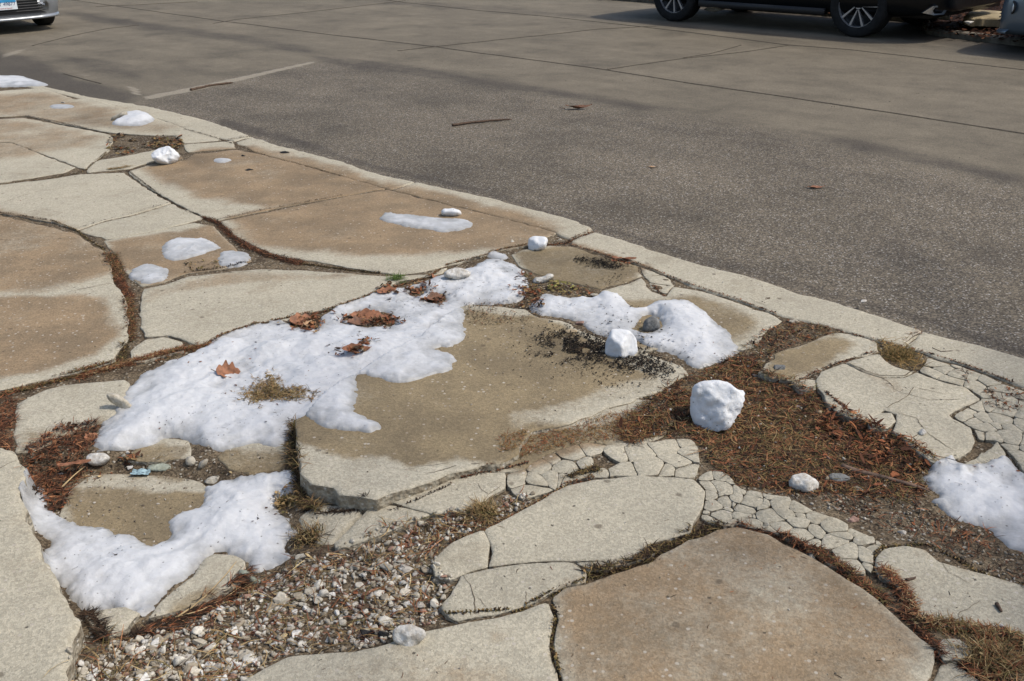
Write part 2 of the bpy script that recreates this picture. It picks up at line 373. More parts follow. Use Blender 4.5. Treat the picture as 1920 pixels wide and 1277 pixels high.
S([(697,946),(740,948),(790,957),(808,963),(759,981),(728,994),(697,1006),(631,1025),(628,1017),(688,958)], z=-.01, name='concrete_chunk', label='flat pale triangle of concrete at the upper edge of the gravel')
S([(811,1062),(817,1046),(845,1019),(877,1004),(905,994),(917,1018),(913,1060),(883,1067),(864,1076),(845,1085),(817,1077)], z=.02, label='rounded tip of a pale slab')
S([(910,993),(970,962),(1011,940),(1064,911),(1111,900),(1158,896),(1237,894),(1300,898),(1322,922),(1318,950),(1298,980),(1293,996),(1221,1015),(1227,1037),(1190,1052),(1152,1059),(1127,1049),(1064,1050),(970,1053),(917,1060),(921,1018)], z=.02, label='large pale slab')
S([(867,1079),(914,1067),(970,1058),(1064,1054),(1077,1056),(1099,1071),(1096,1090),(1058,1096),(1027,1112),(1002,1127),(970,1137),(933,1148),(889,1154),(855,1162),(836,1150),(827,1134),(848,1112)], z=.02, label='pale broken slab')
S([(1081,1054),(1127,1052),(1150,1061),(1140,1067),(1104,1069)], z=.015, name='concrete_chunk', label='small pale splinter of concrete at the end of a dark mossy crack')
S([(420,1310),(458,1277),(540,1231),(590,1226),(668,1221),(722,1208),(800,1183),(850,1171),(900,1162),(975,1146),(1010,1132),(1028,1128),(1040,1158),(1032,1185),(1029,1209),(1033,1237),(1044,1262),(1055,1320),(1060,1500),(300,1500)], z=.02, label='slab at the front')
S([(1036,1121),(1060,1101),(1100,1094),(1150,1076),(1225,1052),(1290,1012),(1345,993),(1385,988),(1440,1001),(1470,1020),(1530,1050),(1620,1105),(1690,1165),(1730,1200),(1752,1215),(1750,1240),(1745,1262),(1720,1300),(1640,1500),(1075,1500),(1062,1310),(1053,1265),(1040,1237),(1037,1209),(1047,1160)], z=.022, label='big tan slab')
S([(1656,1030),(1696,1022),(1737,1031),(1758,1052),(1821,1071),(1884,1087),(1990,1118),(1990,1240),(1884,1190),(1790,1175),(1721,1165),(1708,1128),(1683,1096),(1649,1077),(1640,1065),(1644,1043)], z=.01, label='pale slab by the right edge')
S([(1757,1264),(1765,1246),(1790,1240),(1870,1300),(1735,1330),(1715,1330)], z=-.01, label='pale slab corner')
S([(1423,699),(1452,664),(1508,646),(1564,624),(1602,627),(1643,641),(1645,659),(1577,675),(1539,694),(1508,710),(1483,714),(1445,708)], z=-.012, mat='concrete_olive', label='sunken brown slab')
S([(1586,679),(1649,664),(1658,676),(1677,688),(1712,697),(1694,705),(1652,706),(1620,696)], z=.012, label='pale wedge of slab')
S([(1583,681),(1618,699),(1652,709),(1696,708),(1718,698),(1758,713),(1809,726),(1837,748),(1809,760),(1777,776),(1783,783),(1818,802),(1826,826),(1820,842),(1802,854),(1758,868),(1749,864),(1715,842),(1696,823),(1674,809),(1682,792),(1683,776),(1658,767),(1633,785),(1592,782),(1564,767),(1545,738),(1534,727),(1532,712),(1541,697)], z=.014, label='pale slab')
S([(1628,793),(1646,774),(1672,774),(1679,789),(1664,802),(1630,803)], z=.012, name='concrete_chunk', label='rounded pale piece of concrete sitting in a notch of a slab above the litter')
S([(1832,860),(1870,828),(1886,850),(1880,864),(1845,868)], z=.01, name='concrete_chunk', label='small pale block of concrete just above the snow at the right edge')
S([(1798,872),(1842,846),(1848,862),(1836,872),(1800,884)], z=.005, name='concrete_chunk', label='pale tilted piece of concrete touching the snow at the right edge')
S([(960,478),(991,467),(1032,461),(1069,462),(1119,479),(1194,499),(1203,517),(1176,528),(1125,541),(1088,533),(1038,523),(1000,511),(972,495)], z=-.012, mat='concrete_olive', label='sunken dark brown slab')
S([(1128,546),(1180,532),(1203,521),(1220,546),(1250,556),(1263,537),(1313,545),(1379,567),(1450,592),(1465,602),(1440,617),(1415,650),(1390,656),(1330,642),(1250,650),(1200,660),(1150,620)], z=-.006, mat='concrete_olive', label='brown slab beside the kerb')
S([(1508,712),(1484,716),(1500,732),(1528,730),(1530,713)], z=-.005, name='concrete_chunk', label='small pale corner piece between the litter and the cracked slab by the kerb')
S([(1752,1213),(1768,1198),(1790,1196),(1812,1205),(1818,1222),(1800,1235),(1770,1236)], z=.018, name='concrete_chunk', label='rounded oval piece of pale concrete in a nook near the bottom right corner')

KERBS = [
 ([(-160,100),(77,160),(167,181),(277,199),(337,213),(400,229),(472,256),(440,264),(400,256),(344,240),(304,225),(160,186),(77,168),(-160,118)], .6),
 ([(474,257),(517,271),(640,302),(690,321),(720,329),(778,341),(733,355),(640,330),(560,307),(480,285),(443,266)], .35),
 ([(781,341),(853,357),(917,370),(977,387),(1057,407),(1103,424),(1112,430),(1071,448),(1041,435),(1007,424),(900,397),(827,379),(736,356)], .35),
 ([(1073,450),(1116,435),(1169,450),(1213,466),(1301,491),(1398,516),(1489,547),(1545,561),(1633,588),(1728,619),(1726,626),(1695,648),(1652,641),(1617,629),(1564,615),(1498,599),(1467,593),(1379,562),(1313,540),(1254,518),(1200,496),(1119,474),(1073,461)], 0),
 ([(1731,621),(1852,651),(1920,671),(2060,712),(2060,770),(1920,725),(1896,717),(1852,700),(1808,684),(1758,672),(1711,655),(1698,650)], 0),
]
# crazed areas: region outline, seeds (px) or a seed spacing, height
CRAZED = [
 ([(949,890),(985,880),(1020,855),(1070,836),(1110,830),(1180,838),(1240,821),(1300,821),(1312,850),(1308,892),(1236,890),(1130,894),(1100,897),(1060,908),(1010,930),(975,936),(950,914)],
  [(965,885),(962,905),(985,918),(1000,893),(1010,875),(1035,862),(1060,873),(1030,888),(1050,888),(1075,853),(1100,868),(1078,893),(1110,845),(1130,862),(1120,886),(1150,852),(1165,880),(1195,848),(1220,875),(1250,838),(1280,832),(1270,862),(1300,845),(1290,882),(1240,880)], .003, .0038),
 ([(1312,892),(1330,880),(1365,884),(1386,915),(1440,925),(1480,930),(1520,955),(1560,972),(1600,990),(1640,1010),(1662,1028),(1641,1043),(1634,1072),(1600,1078),(1560,1060),(1500,1020),(1450,998),(1385,984),(1345,989),(1314,974),(1325,940)],
  None, .003, .0026),
 ([(1738,672),(1760,678),(1808,690),(1852,706),(1880,722),(1990,755),(1990,900),(1935,900),(1890,845),(1872,826),(1834,826),(1824,802),(1786,781),(1812,762),(1842,749),(1812,724),(1762,710),(1728,697)],
  None, .003, .0026),
 ([(1201,500),(1252,521),(1262,535),(1249,553),(1222,543)], [(1215,510),(1240,525),(1228,540),(1250,545)], -.004, .007),
]

# stains of silt on the slabs: outline in pixels, amount, softness in metres
STAINS = [
 ([(860,880),(1000,800),(1130,790),(1262,760),(1260,820),(1100,840),(980,890)], .9, .03),
 ([(960,740),(1180,700),(1262,706),(1200,742),(1130,762),(1040,800),(960,835)], .42, .04),
 ([(-160,180),(90,172),(200,200),(330,235),(300,252),(150,238),(-160,205)], .62, .15),
 ([(-160,215),(43,222),(130,240),(205,255),(170,275),(90,290),(0,300),(-160,310)], .6, .15),
 ([(255,318),(300,300),(350,290),(370,280),(470,272),(640,318),(735,350),(640,372),(560,388),(480,385),(425,382),(370,368),(310,345)], .95, .09),
 ([(395,412),(430,404),(440,412),(410,416)], .3, .05),
 ([(420,405),(545,378),(735,340),(1040,415),(1050,440),(1000,462),(930,468),(860,472),(760,478),(650,476),(560,470),(500,462),(450,440)], 1.0, .10),
 ([(190,455),(400,420),(480,490),(270,540)], .95, .03),
 ([(-160,370),(0,392),(70,408),(155,432),(205,470),(208,508),(150,532),(60,548),(-160,562)], .85, .07),
 ([(-160,575),(60,556),(150,548),(205,556),(222,585),(222,632),(180,668),(90,690),(0,712),(-160,745)], 1.0, .05),
 ([(265,545),(420,510),(650,510),(690,518),(560,528),(420,535),(330,545),(270,570)], .55, .05),
 ([(440,520),(520,515),(540,545),(470,555)], .25, .08),
 ([(120,885),(400,885),(440,960),(330,1050),(200,1050),(110,970)], .95, .02),
 ([(40,800),(130,800),(200,780),(215,790),(120,830),(30,850)], .55, .04),
 ([(400,830),(550,830),(550,890),(400,890)], .8, .02), ([(235,820),(360,820),(360,865),(235,865)], .85, .02),
 ([(400,1060),(330,1100),(280,1160),(400,1120),(420,1080)], .75, .02),
 ([(562,806),(640,730),(700,690),(860,590),(980,592),(1050,610),(1200,692),(1238,705),(1170,733),(1080,752),(1010,770),(960,790),(985,812),(965,845),(930,862),(870,876),(820,884),(760,896),(690,872),(600,866),(566,858)], 1.0, .03),
 ([(1050,1108),(1150,1074),(1250,1046),(1300,1004),(1390,975),(1480,1010),(1620,1090),(1740,1195),(1735,1240),(1660,1310),(1600,1500),(1060,1500),(1050,1300),(1045,1180)], .80, .06),
 ([(560,1290),(660,1240),(760,1218),(830,1225),(960,1240),(1000,1270),(980,1500),(480,1500)], .42, .06),
 ([(900,1165),(935,1180),(920,1215),(880,1200)], .3, .04),
 ([(945,470),(1080,455),(1215,500),(1190,530),(1110,548),(1000,520)], .95, .03),
 ([(1140,560),(1230,560),(1300,550),(1380,575),(1430,600),(1400,645),(1300,640),(1180,650)], .85, .05),
 ([(1415,710),(1450,660),(1560,622),(1600,636),(1590,662),(1530,692),(1480,720)], .95, .04),
 ([(1590,684),(1625,700),(1690,712),(1720,735),(1690,745),(1630,715)], .34, .03),
 ([(1650,740),(1700,735),(1745,760),(1700,770)], .3, .04),
 ([(500,275),(640,312),(690,330),(640,328),(520,292)], .7, .05), ([(781,350),(900,378),(1040,418),(1010,425),(800,368)], .75, .04),
 ([(170,188),(280,205),(300,220),(200,200)], .4, .1),
 ([(560,955),(640,952),(600,1010)], .45, .05),
 ([(1700,1020),(1800,1050),(1990,1110),(1990,1130),(1800,1080),(1700,1040)], .5, .03),
 ([(60,930),(140,1100),(120,1200),(60,1100),(20,960)], .2, .06),
 ([(0,1080),(60,1060),(90,1150),(60,1250),(0,1260)], .22, .06),
]
DARKS = [   # damp or sooty spots
 ([(1085,482),(1120,480),(1165,500),(1140,504),(1110,500)], .8, .02), ([(1075,486),(1100,483),(1095,490)], .5, .02),
 ([(1000,640),(1060,630),(1200,690),(1180,700),(1060,680),(1010,665)], .5, .05),
 ([(500,425),(620,395),(700,388),(640,410),(560,430)], .25, .10),
 ([(150,205),(260,225),(250,245),(130,232)], .35, .15), ([(540,315),(640,330),(620,345),(520,330)], .2, .1),
 ([(950,470),(1090,466),(1200,505),(1100,535),(990,505)], .28, .05),
 ([(330,290),(420,295),(440,305),(350,310)], .35, .06),
]
for L in (STAINS, DARKS):
    for i, (p, a, s) in enumerate(L): L[i] = (pix(p), a, s)
def field(P, L):
    r = np.zeros(len(P))
    for poly, a, s in L:
        lo, hi = poly.min(0) - 2 * s, poly.max(0) + 2 * s
        k = ((P >= lo) & (P <= hi)).all(1)
        if not k.any(): continue
        q = P[k]; d = segdist(q, poly); d = np.where(inpoly(q, poly), d, -d)
        r[k] = np.maximum(r[k], a * sstep(d, -s, s))
    return r

def expand(p, m):
    if area2(p) < 0: p = p[::-1]
    e = np.roll(p, -1, 0) - p; e /= np.hypot(*e.T)[:, None] + 1e-9
    n = np.stack([e[:, 1], -e[:, 0]], 1); n = n + np.roll(n, 1, 0); n /= np.hypot(*n.T)[:, None] + 1e-9
    return p + n * m
for s in SLABS:
    if s['z'] > -.02 and s['z'] < .04 and s['tilt'][0] == 0: s['z'] *= .35
    s['w'] = pix(s['p'], s['z'])
    s['w'] = expand(s['w'], 1.5 / px_per_m(s['w'].mean(0)))
    c = s['w'].mean(0); s['c'] = c
    s['w'][s['p'][:, 0] <= -150] += np.array([-1.5, -.9]) if s['p'][:, 1].max() < 900 else np.array([-1.2, -.3])
SOIL_Z = -.007
LOWS = [(pix([(558,900),(690,952),(830,960),(690,1010),(560,1010)]), .025, .03), (pix([(30,850),(200,850),(550,895),(560,1000),(530,1070),(300,1190),(140,1190),(80,1080)]), .045, .05), (pix([(560,955),(830,955),(830,1150),(560,1230),(420,1260),(130,1290),(120,1200),(420,1110)]), .018, .06),
        (pix([(1290,720),(1400,670),(1520,730),(1720,860),(1950,900),(1950,1060),(1700,990),(1400,900)]), .018, .06), (pix([(20,760),(200,700),(700,560),(1000,560),(980,640),(560,850),(200,860)]), .010, .05)]
def slab_z(s, P):
    return s['z'] + (P[:, 0] - s['c'][0]) * s['tilt'][0] + (P[:, 1] - s['c'][1]) * s['tilt'][1] + fbm(P[:, 0], P[:, 1], 2.3, 3, 5) * .003
KW = [pix(k[0]) for k in KERBS]
CW = [pix(c[0], c[2]) for c in CRAZED]
def soil_h(P):
    return np.minimum(_soil0(P), under(P))
def under(P):
    u = np.full(len(P), 9.)
    for s in SLABS:
        lo, hi = s['w'].min(0) - .1, s['w'].max(0) + .1
        k = np.where(((P >= lo) & (P <= hi)).all(1))[0]
        if not len(k): continue
        q = P[k]; d = segdist(q, s['w']); d[inpoly(q, s['w'])] = 0
        u[k] = np.minimum(u[k], slab_z(s, q) - .005 + np.maximum(d - .008, 0) * .5)
    return u
def _soil0(P):
    return SOIL_Z - field(P, LOWS) + fbm(P[:, 0], P[:, 1], 2.5, 3, 31) * .007 + fbm(P[:, 0], P[:, 1], 26, 3, 32) * .005
def ground_h(P):
    P = np.asarray(P, float); z = soil_h(P)
    for wld, c in zip(CW, CRAZED):
        k = inpoly(P, wld); z[k] = c[2]
    for kw in KW:
        k = inpoly(P, kw); z[k] = 0.0
    for s in SLABS:
        lo, hi = s['w'].min(0), s['w'].max(0)
        k = np.where(((P >= lo) & (P <= hi)).all(1))[0]
        if len(k):
            k = k[inpoly(P[k], s['w'])]
            if len(k): z[k] = slab_z(s, P[k])
    return z
def pixg(p):
    p = np.asarray(p, float).reshape(-1, 2); P = pix(p)
    for _ in range(3): P = pix(p, ground_h(P))
    return P

def triangulate(outline, inner):
    """constrained Delaunay of an outline with loose inner points -> pts, tris"""
    n = len(outline)
    vs = [Vector(p) for p in outline] + [Vector(p) for p in inner]
    r = delaunay_2d_cdt(vs, [(i, (i + 1) % n) for i in range(n)], [], 0, 1e-6)
    P = np.array([tuple(v) for v in r[0]]); T = np.array([f for f in r[2] if len(f) == 3])
    T = T[inpoly(P[T].mean(1), outline)]
    u = np.unique(T); mp = -np.ones(len(P), int); mp[u] = np.arange(len(u))
    P, T = P[u], mp[T]
    a = (P[T[:, 1]] - P[T[:, 0]]); b = (P[T[:, 2]] - P[T[:, 0]])
    fl = a[:, 0] * b[:, 1] - a[:, 1] * b[:, 0] < 0
    T[fl] = T[fl][:, ::-1]
    return P, T
def gridpts(outline, sp, margin, jit=.25):
    lo, hi = outline.min(0), outline.max(0)
    X, Y = np.meshgrid(np.arange(lo[0], hi[0], sp), np.arange(lo[1], hi[1], sp))
    P = np.stack([X.ravel(), Y.ravel()], 1); P += RNG.uniform(-jit, jit, P.shape) * sp
    P = P[inpoly(P, outline)]
    return P[segdist(P, outline) > margin] if len(P) else P
def boundary(T):
    E = np.vstack([T[:, [0, 1]], T[:, [1, 2]], T[:, [2, 0]]])
    key = {}
    for a, b in E.tolist(): key[(a, b)] = 1
    return np.array([(a, b) for a, b in key if (b, a) not in key])
def slab_mesh(out, zf, depth=.10, bevel=.008, sp=.03, step=.012, amp=.004, seed=0, wear=1.0):
    """solid broken slab: rough outline, worn arris, rough sides"""
    if area2(out) < 0: out = out[::-1]
    rj = np.random.default_rng(seed); jag = []
    for p_, q_ in zip(out, np.roll(out, -1, 0)):
        e = q_ - p_; L = np.hypot(*e); n = max(1, int(L / (.045 if amp > .002 else 9))); nn = np.array([e[1], -e[0]]) / (L + 1e-9)
        for k in range(n): jag.append(p_ + e * ((k + (rj.uniform(-.3, .3) if k else 0)) / n) + nn * (rj.normal(0, amp * 1.25) if k else 0))
    o = resample(np.array(jag), step)
    o = rough(o, amp * .9, 11, seed); o = rough(o, amp * .7, 50, seed + 3)
    t = np.roll(o, -1, 0) - np.roll(o, 1, 0); t /= np.hypot(*t.T)[:, None] + 1e-9
    nin = np.stack([-t[:, 1], t[:, 0]], 1)
    ins = []
    for k in (.45, 1.0):
        q = o + nin * bevel * k; q = q[inpoly(q, o)]
        ins.append(q[segdist(q, o) > bevel * k * .8])
    inner = np.vstack(ins + [gridpts(o, sp, bevel * 1.5)])
    P, T = triangulate(o, inner)
    d = segdist(P, o)
    we = wear * (.55 + .9 * vnoise(P[:, 0] * 14, P[:, 1] * 14, seed))
    z = zf(P) - bevel * we * np.clip(1 - d / (bevel * 1.02), 0, 1) ** 1.6
    V = np.c_[P, z]; F = T.tolist()
    B = boundary(T); ids = np.unique(B); n0 = len(V)
    rows = [V[ids].copy()]; F2 = []; base = {int(v): i for i, v in enumerate(ids)}
    for j, (dz, outw) in enumerate(((.35, .5), (.7, .2), (1.0, -.6))):
        r = V[ids].copy(); r[:, 2] = V[ids][:, 2] - depth * dz
        r[:, :2] += RNG.normal(0, .0022, (len(ids), 2)) ; rows.append(r)
    side = np.vstack(rows)     # first row duplicates the rim so the side has its own shading
    m = len(ids)
    for a, b in B.tolist():
        a, b = base[a], base[b]
        for j in range(3):
            F2.append((n0 + j * m + b, n0 + j * m + a, n0 + (j + 1) * m + a, n0 + (j + 1) * m + b))
    return np.vstack([V, side]), F, F2, len(V)

def slab_object(name, wld, zf, mat, **kw):
    V, F, F2, n0 = slab_mesh(wld, zf, **kw)
    wq = np.stack([fbm(V[:, 0], V[:, 1], 6, 4, 71), fbm(V[:, 0], V[:, 1], 6, 4, 72)], 1)
    st = field(V[:, :2] + wq * .055, STAINS) * np.clip(1.02 + .42 * fbm(V[:, 0], V[:, 1], 3.2, 4, 73), 0, 1.15); dk = field(V[:, :2], DARKS)
    o = new_obj(name, V, F + F2, M[mat], attrs=dict(stain=st, dark=dk))
    o.data.materials.append(M['side'])
    mi = np.zeros(len(o.data.polygons), np.int32); mi[len(F):] = 1
    o.data.polygons.foreach_set('material_index', mi)
    return o

for i, s in enumerate(SLABS):
    big = abs(area2(s['w'])); small = s['name'] == 'concrete_chunk'
    hard = 'raised' in (s['label'] or '')
    o = slab_object(s['name'], s['w'], lambda P, s=s: slab_z(s, P), s['mat'], seed=11 + i * 7, sp=.028 if big < 2 else .04,
                    amp=(.009 if 'crumbling' in s['label'] else .005) if hard else .0035, bevel=(.004 if 'brown' in s['label'] else .010) if hard else (.003 if small else .0032), depth=.11, step=.01 if small else .014)
    if small: tag(o, s['label'], 'concrete')
    else: tag(o, kind='structure')
for i, (kw, k) in enumerate(zip(KW, KERBS)):
    o = slab_object('kerb', kw, lambda P: fbm(P[:, 0], P[:, 1], 2.3, 3, 5) * .004, 'concrete', seed=400 + i * 5, sp=.03, amp=.004, bevel=.007, depth=.16, step=.015)
    tag(o, kind='structure')

def clip_half(poly, p, n):
    """keep the side (x-p).n <= 0"""
    out = []
    d = (poly - p) @ n
    for i in range(len(poly)):
        j = (i + 1) % len(poly)
        if d[i] <= 0: out.append(poly[i])
        if (d[i] < 0) != (d[j] < 0) and d[i] != d[j]:
            out.append(poly[i] + (poly[j] - poly[i]) * (d[i] / (d[i] - d[j])))
    return np.array(out) if len(out) > 2 else None
def poisson(poly, r):
    lo, hi = poly.min(0), poly.max(0); pts = []
    for _ in range(4000):
        q = RNG.uniform(lo, hi)
        rr = r * (.45 + 1.25 * vnoise(q[:1] * 3.1, q[1:] * 3.1, 77)[0])
        if all((q - p) @ (q - p) > rr * rr for p in pts) and inpoly(q[None], poly)[0]: pts.append(q)
    return np.array(pts)
for ci, (cw, (pp, seeds, z, gap)) in enumerate(zip(CW, CRAZED)):
    sd_ = pix(seeds, z) if seeds else poisson(cw, .046 if ci == 1 else .044)
    sd_ = sd_ + RNG.normal(0, .004, sd_.shape)
    wt_ = RNG.uniform(-1, 1, len(sd_)) * .0009; skip = RNG.random(len(sd_)) < .025
    Vs, F1, F2, st = [], [], [], []; nv = 0
    base = resample(cw, .03)
    if area2(base) < 0: base = base[::-1]
    for a in range(len(sd_)):
        poly = base
        for b in np.argsort(((sd_ - sd_[a]) ** 2).sum(1))[1:14]:
            n = sd_[b] - sd_[a]; L = np.hypot(*n); n = n / L
            g = gap * (.15 + 1.1 * RNG.random() ** 2) / 2
            q = clip_half(poly, (sd_[a] + sd_[b]) / 2 + n * (wt_[a] - wt_[b]) / (2 * L) - n * g, n)
            if q is None: break
            poly = q
        if q is None or abs(area2(poly)) < 2e-4 or (skip[a] and abs(area2(poly)) < .004): continue
        if area2(poly) < 0: poly = poly[::-1]
        poly = resample(poly, .016); x_, y_ = poly.T
        poly = poly + np.stack([fbm(x_, y_, 13, 3, 61), fbm(x_, y_, 13, 3, 62)], 1) * .013
        zz = z + RNG.normal(0, .0016); tx, ty = RNG.normal(0, .014, 2); c = poly.mean(0)
        try:
            V, f1, f2, _ = slab_mesh(poly, lambda P: zz + (P[:, 0] - c[0]) * tx + (P[:, 1] - c[1]) * ty, seed=700 + a + ci * 50, sp=.03, step=.006, amp=.0012, bevel=.0010, depth=.05)
        except Exception: continue
        Vs.append(V); F1 += [tuple(i + nv for i in f) for f in f1]; F2 += [tuple(i + nv for i in f) for f in f2]; nv += len(V)
    V = np.vstack(Vs)
    o = new_obj('crazed_pavement', V, F1 + F2, M['concrete'], attrs=dict(stain=field(V[:, :2], STAINS) + .06 * vnoise(V[:, 0] * 8, V[:, 1] * 8), dark=field(V[:, :2], DARKS)))
    o.data.materials.append(M['side']); mi = np.zeros(len(o.data.polygons), np.int32); mi[len(F1):] = 1
    o.data.polygons.foreach_set('material_index', mi); tag(o, kind='structure')

# hairline cracks filled with dirt
def crack(px, wmm=3.0):
    c = resample(pix(px), .012, False); t = np.gradient(c, axis=0); t /= np.hypot(*t.T)[:, None] + 1e-9; n = np.stack([-t[:, 1], t[:, 0]], 1)
    c = c + n * (fbm(c[:, 0], c[:, 1], 16, 3, 8) * .010 + fbm(c[:, 0], c[:, 1], 60, 2, 9) * .004)[:, None]
    k = len(c); w_ = wmm / 1000 * .62 * (.3 + 1.1 * vnoise(c[:, 0] * 25, c[:, 1] * 25, 5))[:, None] / 2; w_[0] *= .2; w_[-1] *= .2
    z = ground_h(c) + .0016
    V = np.vstack([np.c_[c + n * w_, z], np.c_[c - n * w_, z]])
    F = [(i, k + i, k + i + 1, i + 1) for i in range(k - 1)]
    tag(new_obj('pavement_crack', V, F, M['crack'], smooth=False), kind='structure')
for px, wm in (([(1586,681),(1620,698),(1652,707),(1696,706),(1715,695)], 5), ([(1640,700),(1680,735),(1740,752),(1800,752)], 3), ([(1660,768),(1700,745),(1716,728)], 3), ([(1716,730),(1770,742)], 3), ([(1683,776),(1720,790),(1745,820),(1790,850)], 3),
               ([(889,1154),(893,1125),(884,1108),(866,1080)], 3), ([(893,1125),(915,1145)], 2), ([(1095,1056),(1102,1072)], 2), ([(985,1112),(988,1135)], 2),
               ([(895,905),(915,930),(940,912)], 2.5), ([(930,925),(905,945)], 2.5), ([(800,905),(866,884),(960,880)], 3), ([(1690,1090),(1700,1096)], 2), ([(1762,1055),(1780,1080),(1820,1100)], 2), ([(1790,1178),(1800,1150),(1840,1130)], 2),
               ([(0,382),(67,360),(120,352)], 4), ([(20,267),(80,290),(143,313)], 3), ([(120,552),(170,540),(212,532)], 4), ([(0,905),(20,893),(45,885)], 3), ([(330,525),(420,512),(520,506)], 3), ([(1690,648),(1728,622)], 5), ([(655,345),(722,353),(770,342)], 5), ([(430,268),(474,257)], 6), ([(215,1000),(260,980),(330,990)], 2), ([(1128,545),(1180,530)], 5), ([(1300,545),(1360,590),(1420,615)], 2), ([(1405,560),(1440,575)], 2), ([(640,960),(600,1012)], 2), ([(745,900),(800,890),(850,880)], 2)):
    crack(px, wm)

# ------------------------------------------------------------------ ground, road, far verge
ROAD_Z = -.038
_ka, _kb = pix([(265, 185), (1920, 668)])
KD = (_ka - _kb) / np.hypot(*(_ka - _kb))            # along the kerb, away and to the left
KN = np.array([KD[1], -KD[0]])                       # across the road, away from the pavement
K0 = _kb
def road_st(P): d = np.asarray(P) - K0; return np.stack([d @ KD, d @ KN], 1)
def road_xy(st): st = np.asarray(st); return K0 + st[:, :1] * KD + st[:, 1:] * KN
_ko = road_st(pix([(-160,100),(-40,130),(77,160),(167,181),(277,199),(400,229),(517,271),(640,302),(778,341),(917,370),(1057,407),(1169,450),(1301,491),(1489,547),(1633,588),(1852,651),(1990,692)]))
_ko = _ko[np.argsort(_ko[:, 0])]
def kerb_t(s): return np.interp(s, _ko[:, 0], _ko[:, 1])
FAR_T = 9.72
def far_t(s): return np.interp(s, [-2, 3.2, 4.45, 5.0, 5.6], [8.0, 8.24, 8.52, 9.55, 9.68])
print('road width', FAR_T, 'dir', KD)
def grid_mesh(xs, ys, f):
    X, Y = np.meshgrid(xs, ys); P = np.stack([X.ravel(), Y.ravel()], 1)
    nx, ny = len(xs), len(ys); i = np.arange(nx * ny).reshape(ny, nx)
    F = np.stack([i[:-1, :-1], i[:-1, 1:], i[1:, 1:], i[1:, :-1]], -1).reshape(-1, 4)
    return P, F
ASPH = [([(268,186),(330,170),(450,146),(560,124),(600,112),(720,122),(800,140),(1000,172),(1200,205),(1400,238),(1600,278),(1800,320),(2100,395),(2100,800),(1920,720),(1400,590),(1100,490),(500,310),(240,230)], 1.0, .60)]
RDIRT_SHADE = [([(1200,5),(1500,40),(1700,75),(1920,108),(2100,130),(2100,60),(1920,40),(1700,20),(1200,-20)], 1.0, .3), ([(560,100),(640,106),(820,128),(1000,158),(1200,190),(1280,204),(1200,208),(1000,178),(800,146),(640,126),(580,112)], .75, .22),  # first outline: parked cars' shadow painted over the dirty far gutter
 ([(1500,245),(1620,262),(1800,300),(1990,345),(1990,365),(1800,325),(1600,285)], .8, .14),
 ([(1300,230),(1500,262),(1480,280),(1300,250)], .35, .2),
 ([(110,20),(180,26),(280,42),(420,60),(600,90),(590,105),(420,76),(280,58),(140,40)], .75, .25),
 ([(-60,92),(60,105),(150,150),(260,178),(240,200),(150,185),(60,165),(-60,150)], 1.0, .20),
 ([(100,105),(220,110),(330,130),(250,150),(150,140)], .5, .25), ([(300,120),(420,120),(380,140),(290,150)], .3, .2),
 ([(500,258),(700,318),(900,362),(1110,424),(1300,486),(1500,545),(1750,615),(1990,690),(1990,668),(1750,600),(1500,530),(1300,474),(1110,412),(900,352),(700,306),(520,246)], .75, .035),
 ([(400,232),(520,265),(500,240),(420,222)], .8, .06),
 ([(640,6),(900,20),(1200,46),(1500,85),(1990,120),(1990,90),(1500,66),(1200,36),(900,8),(640,-4)], .45, .2),
 ([(1590,430),(1720,432),(1820,480),(1740,515),(1630,495)], .38, .3), ([(1770,445),(1920,470),(1890,510),(1790,495)], .6, .16), ([(1350,430),(1480,470),(1440,490),(1330,450)], .45, .2), ([(1480,290),(1600,330),(1560,350),(1460,310)], .4, .25),  # first outline: soft branch shadow painted into the asphalt colour
 ([(740,60),(1000,100),(980,90),(760,50)], .2, .3), ([(620,60),(700,70),(690,60)], .2, .2),
 ([(1050,205),(1300,235),(1250,250),(1050,225)], .3, .15)]
RPALE = [([(266,182),(350,166),(450,145),(590,114),(590,118),(450,152),(350,174),(275,187)], 1.0, .03), ([(235,160),(262,168),(266,182),(248,176)], .8, .03),
 ([(0,102),(40,92),(70,82),(40,100),(0,112)], .6, .08), ([(130,135),(180,140),(160,150)], .5, .1), ([(480,140),(560,150),(500,160)], .25, .15)]
for L in (ASPH, RDIRT_SHADE, RPALE):
    for i, (p, a, s) in enumerate(L): L[i] = (pix(p, ROAD_Z), a, s)
sx = np.r_[np.linspace(-30, -3.2, 16), np.arange(-3, 18, .055), np.linspace(18.4, 90, 40)]
ty_ = np.r_[np.arange(-.72, FAR_T + .02, .055), FAR_T + .1]
st, F = grid_mesh(sx, ty_, None)
P = road_xy(st)
crown = .05 * np.sin(np.clip(st[:, 1] / FAR_T, 0, 1) * math.pi) * 0
z = ROAD_Z + crown + fbm(P[:, 0], P[:, 1], .8, 3, 91) * .006
F = F[st[F].mean(1)[:, 1] > kerb_t(st[F].mean(1)[:, 0]) - .10]
ro = new_obj('road', np.c_[P, z], F[:, ::-1] if np.cross(KD, KN) < 0 else F, M['road'], attrs=dict(rs=st[:, 0], rt=st[:, 1], asphalt=field(P, ASPH), dirt=field(P, RDIRT_SHADE), pale=field(P, RPALE)))
tag(ro, kind='structure')
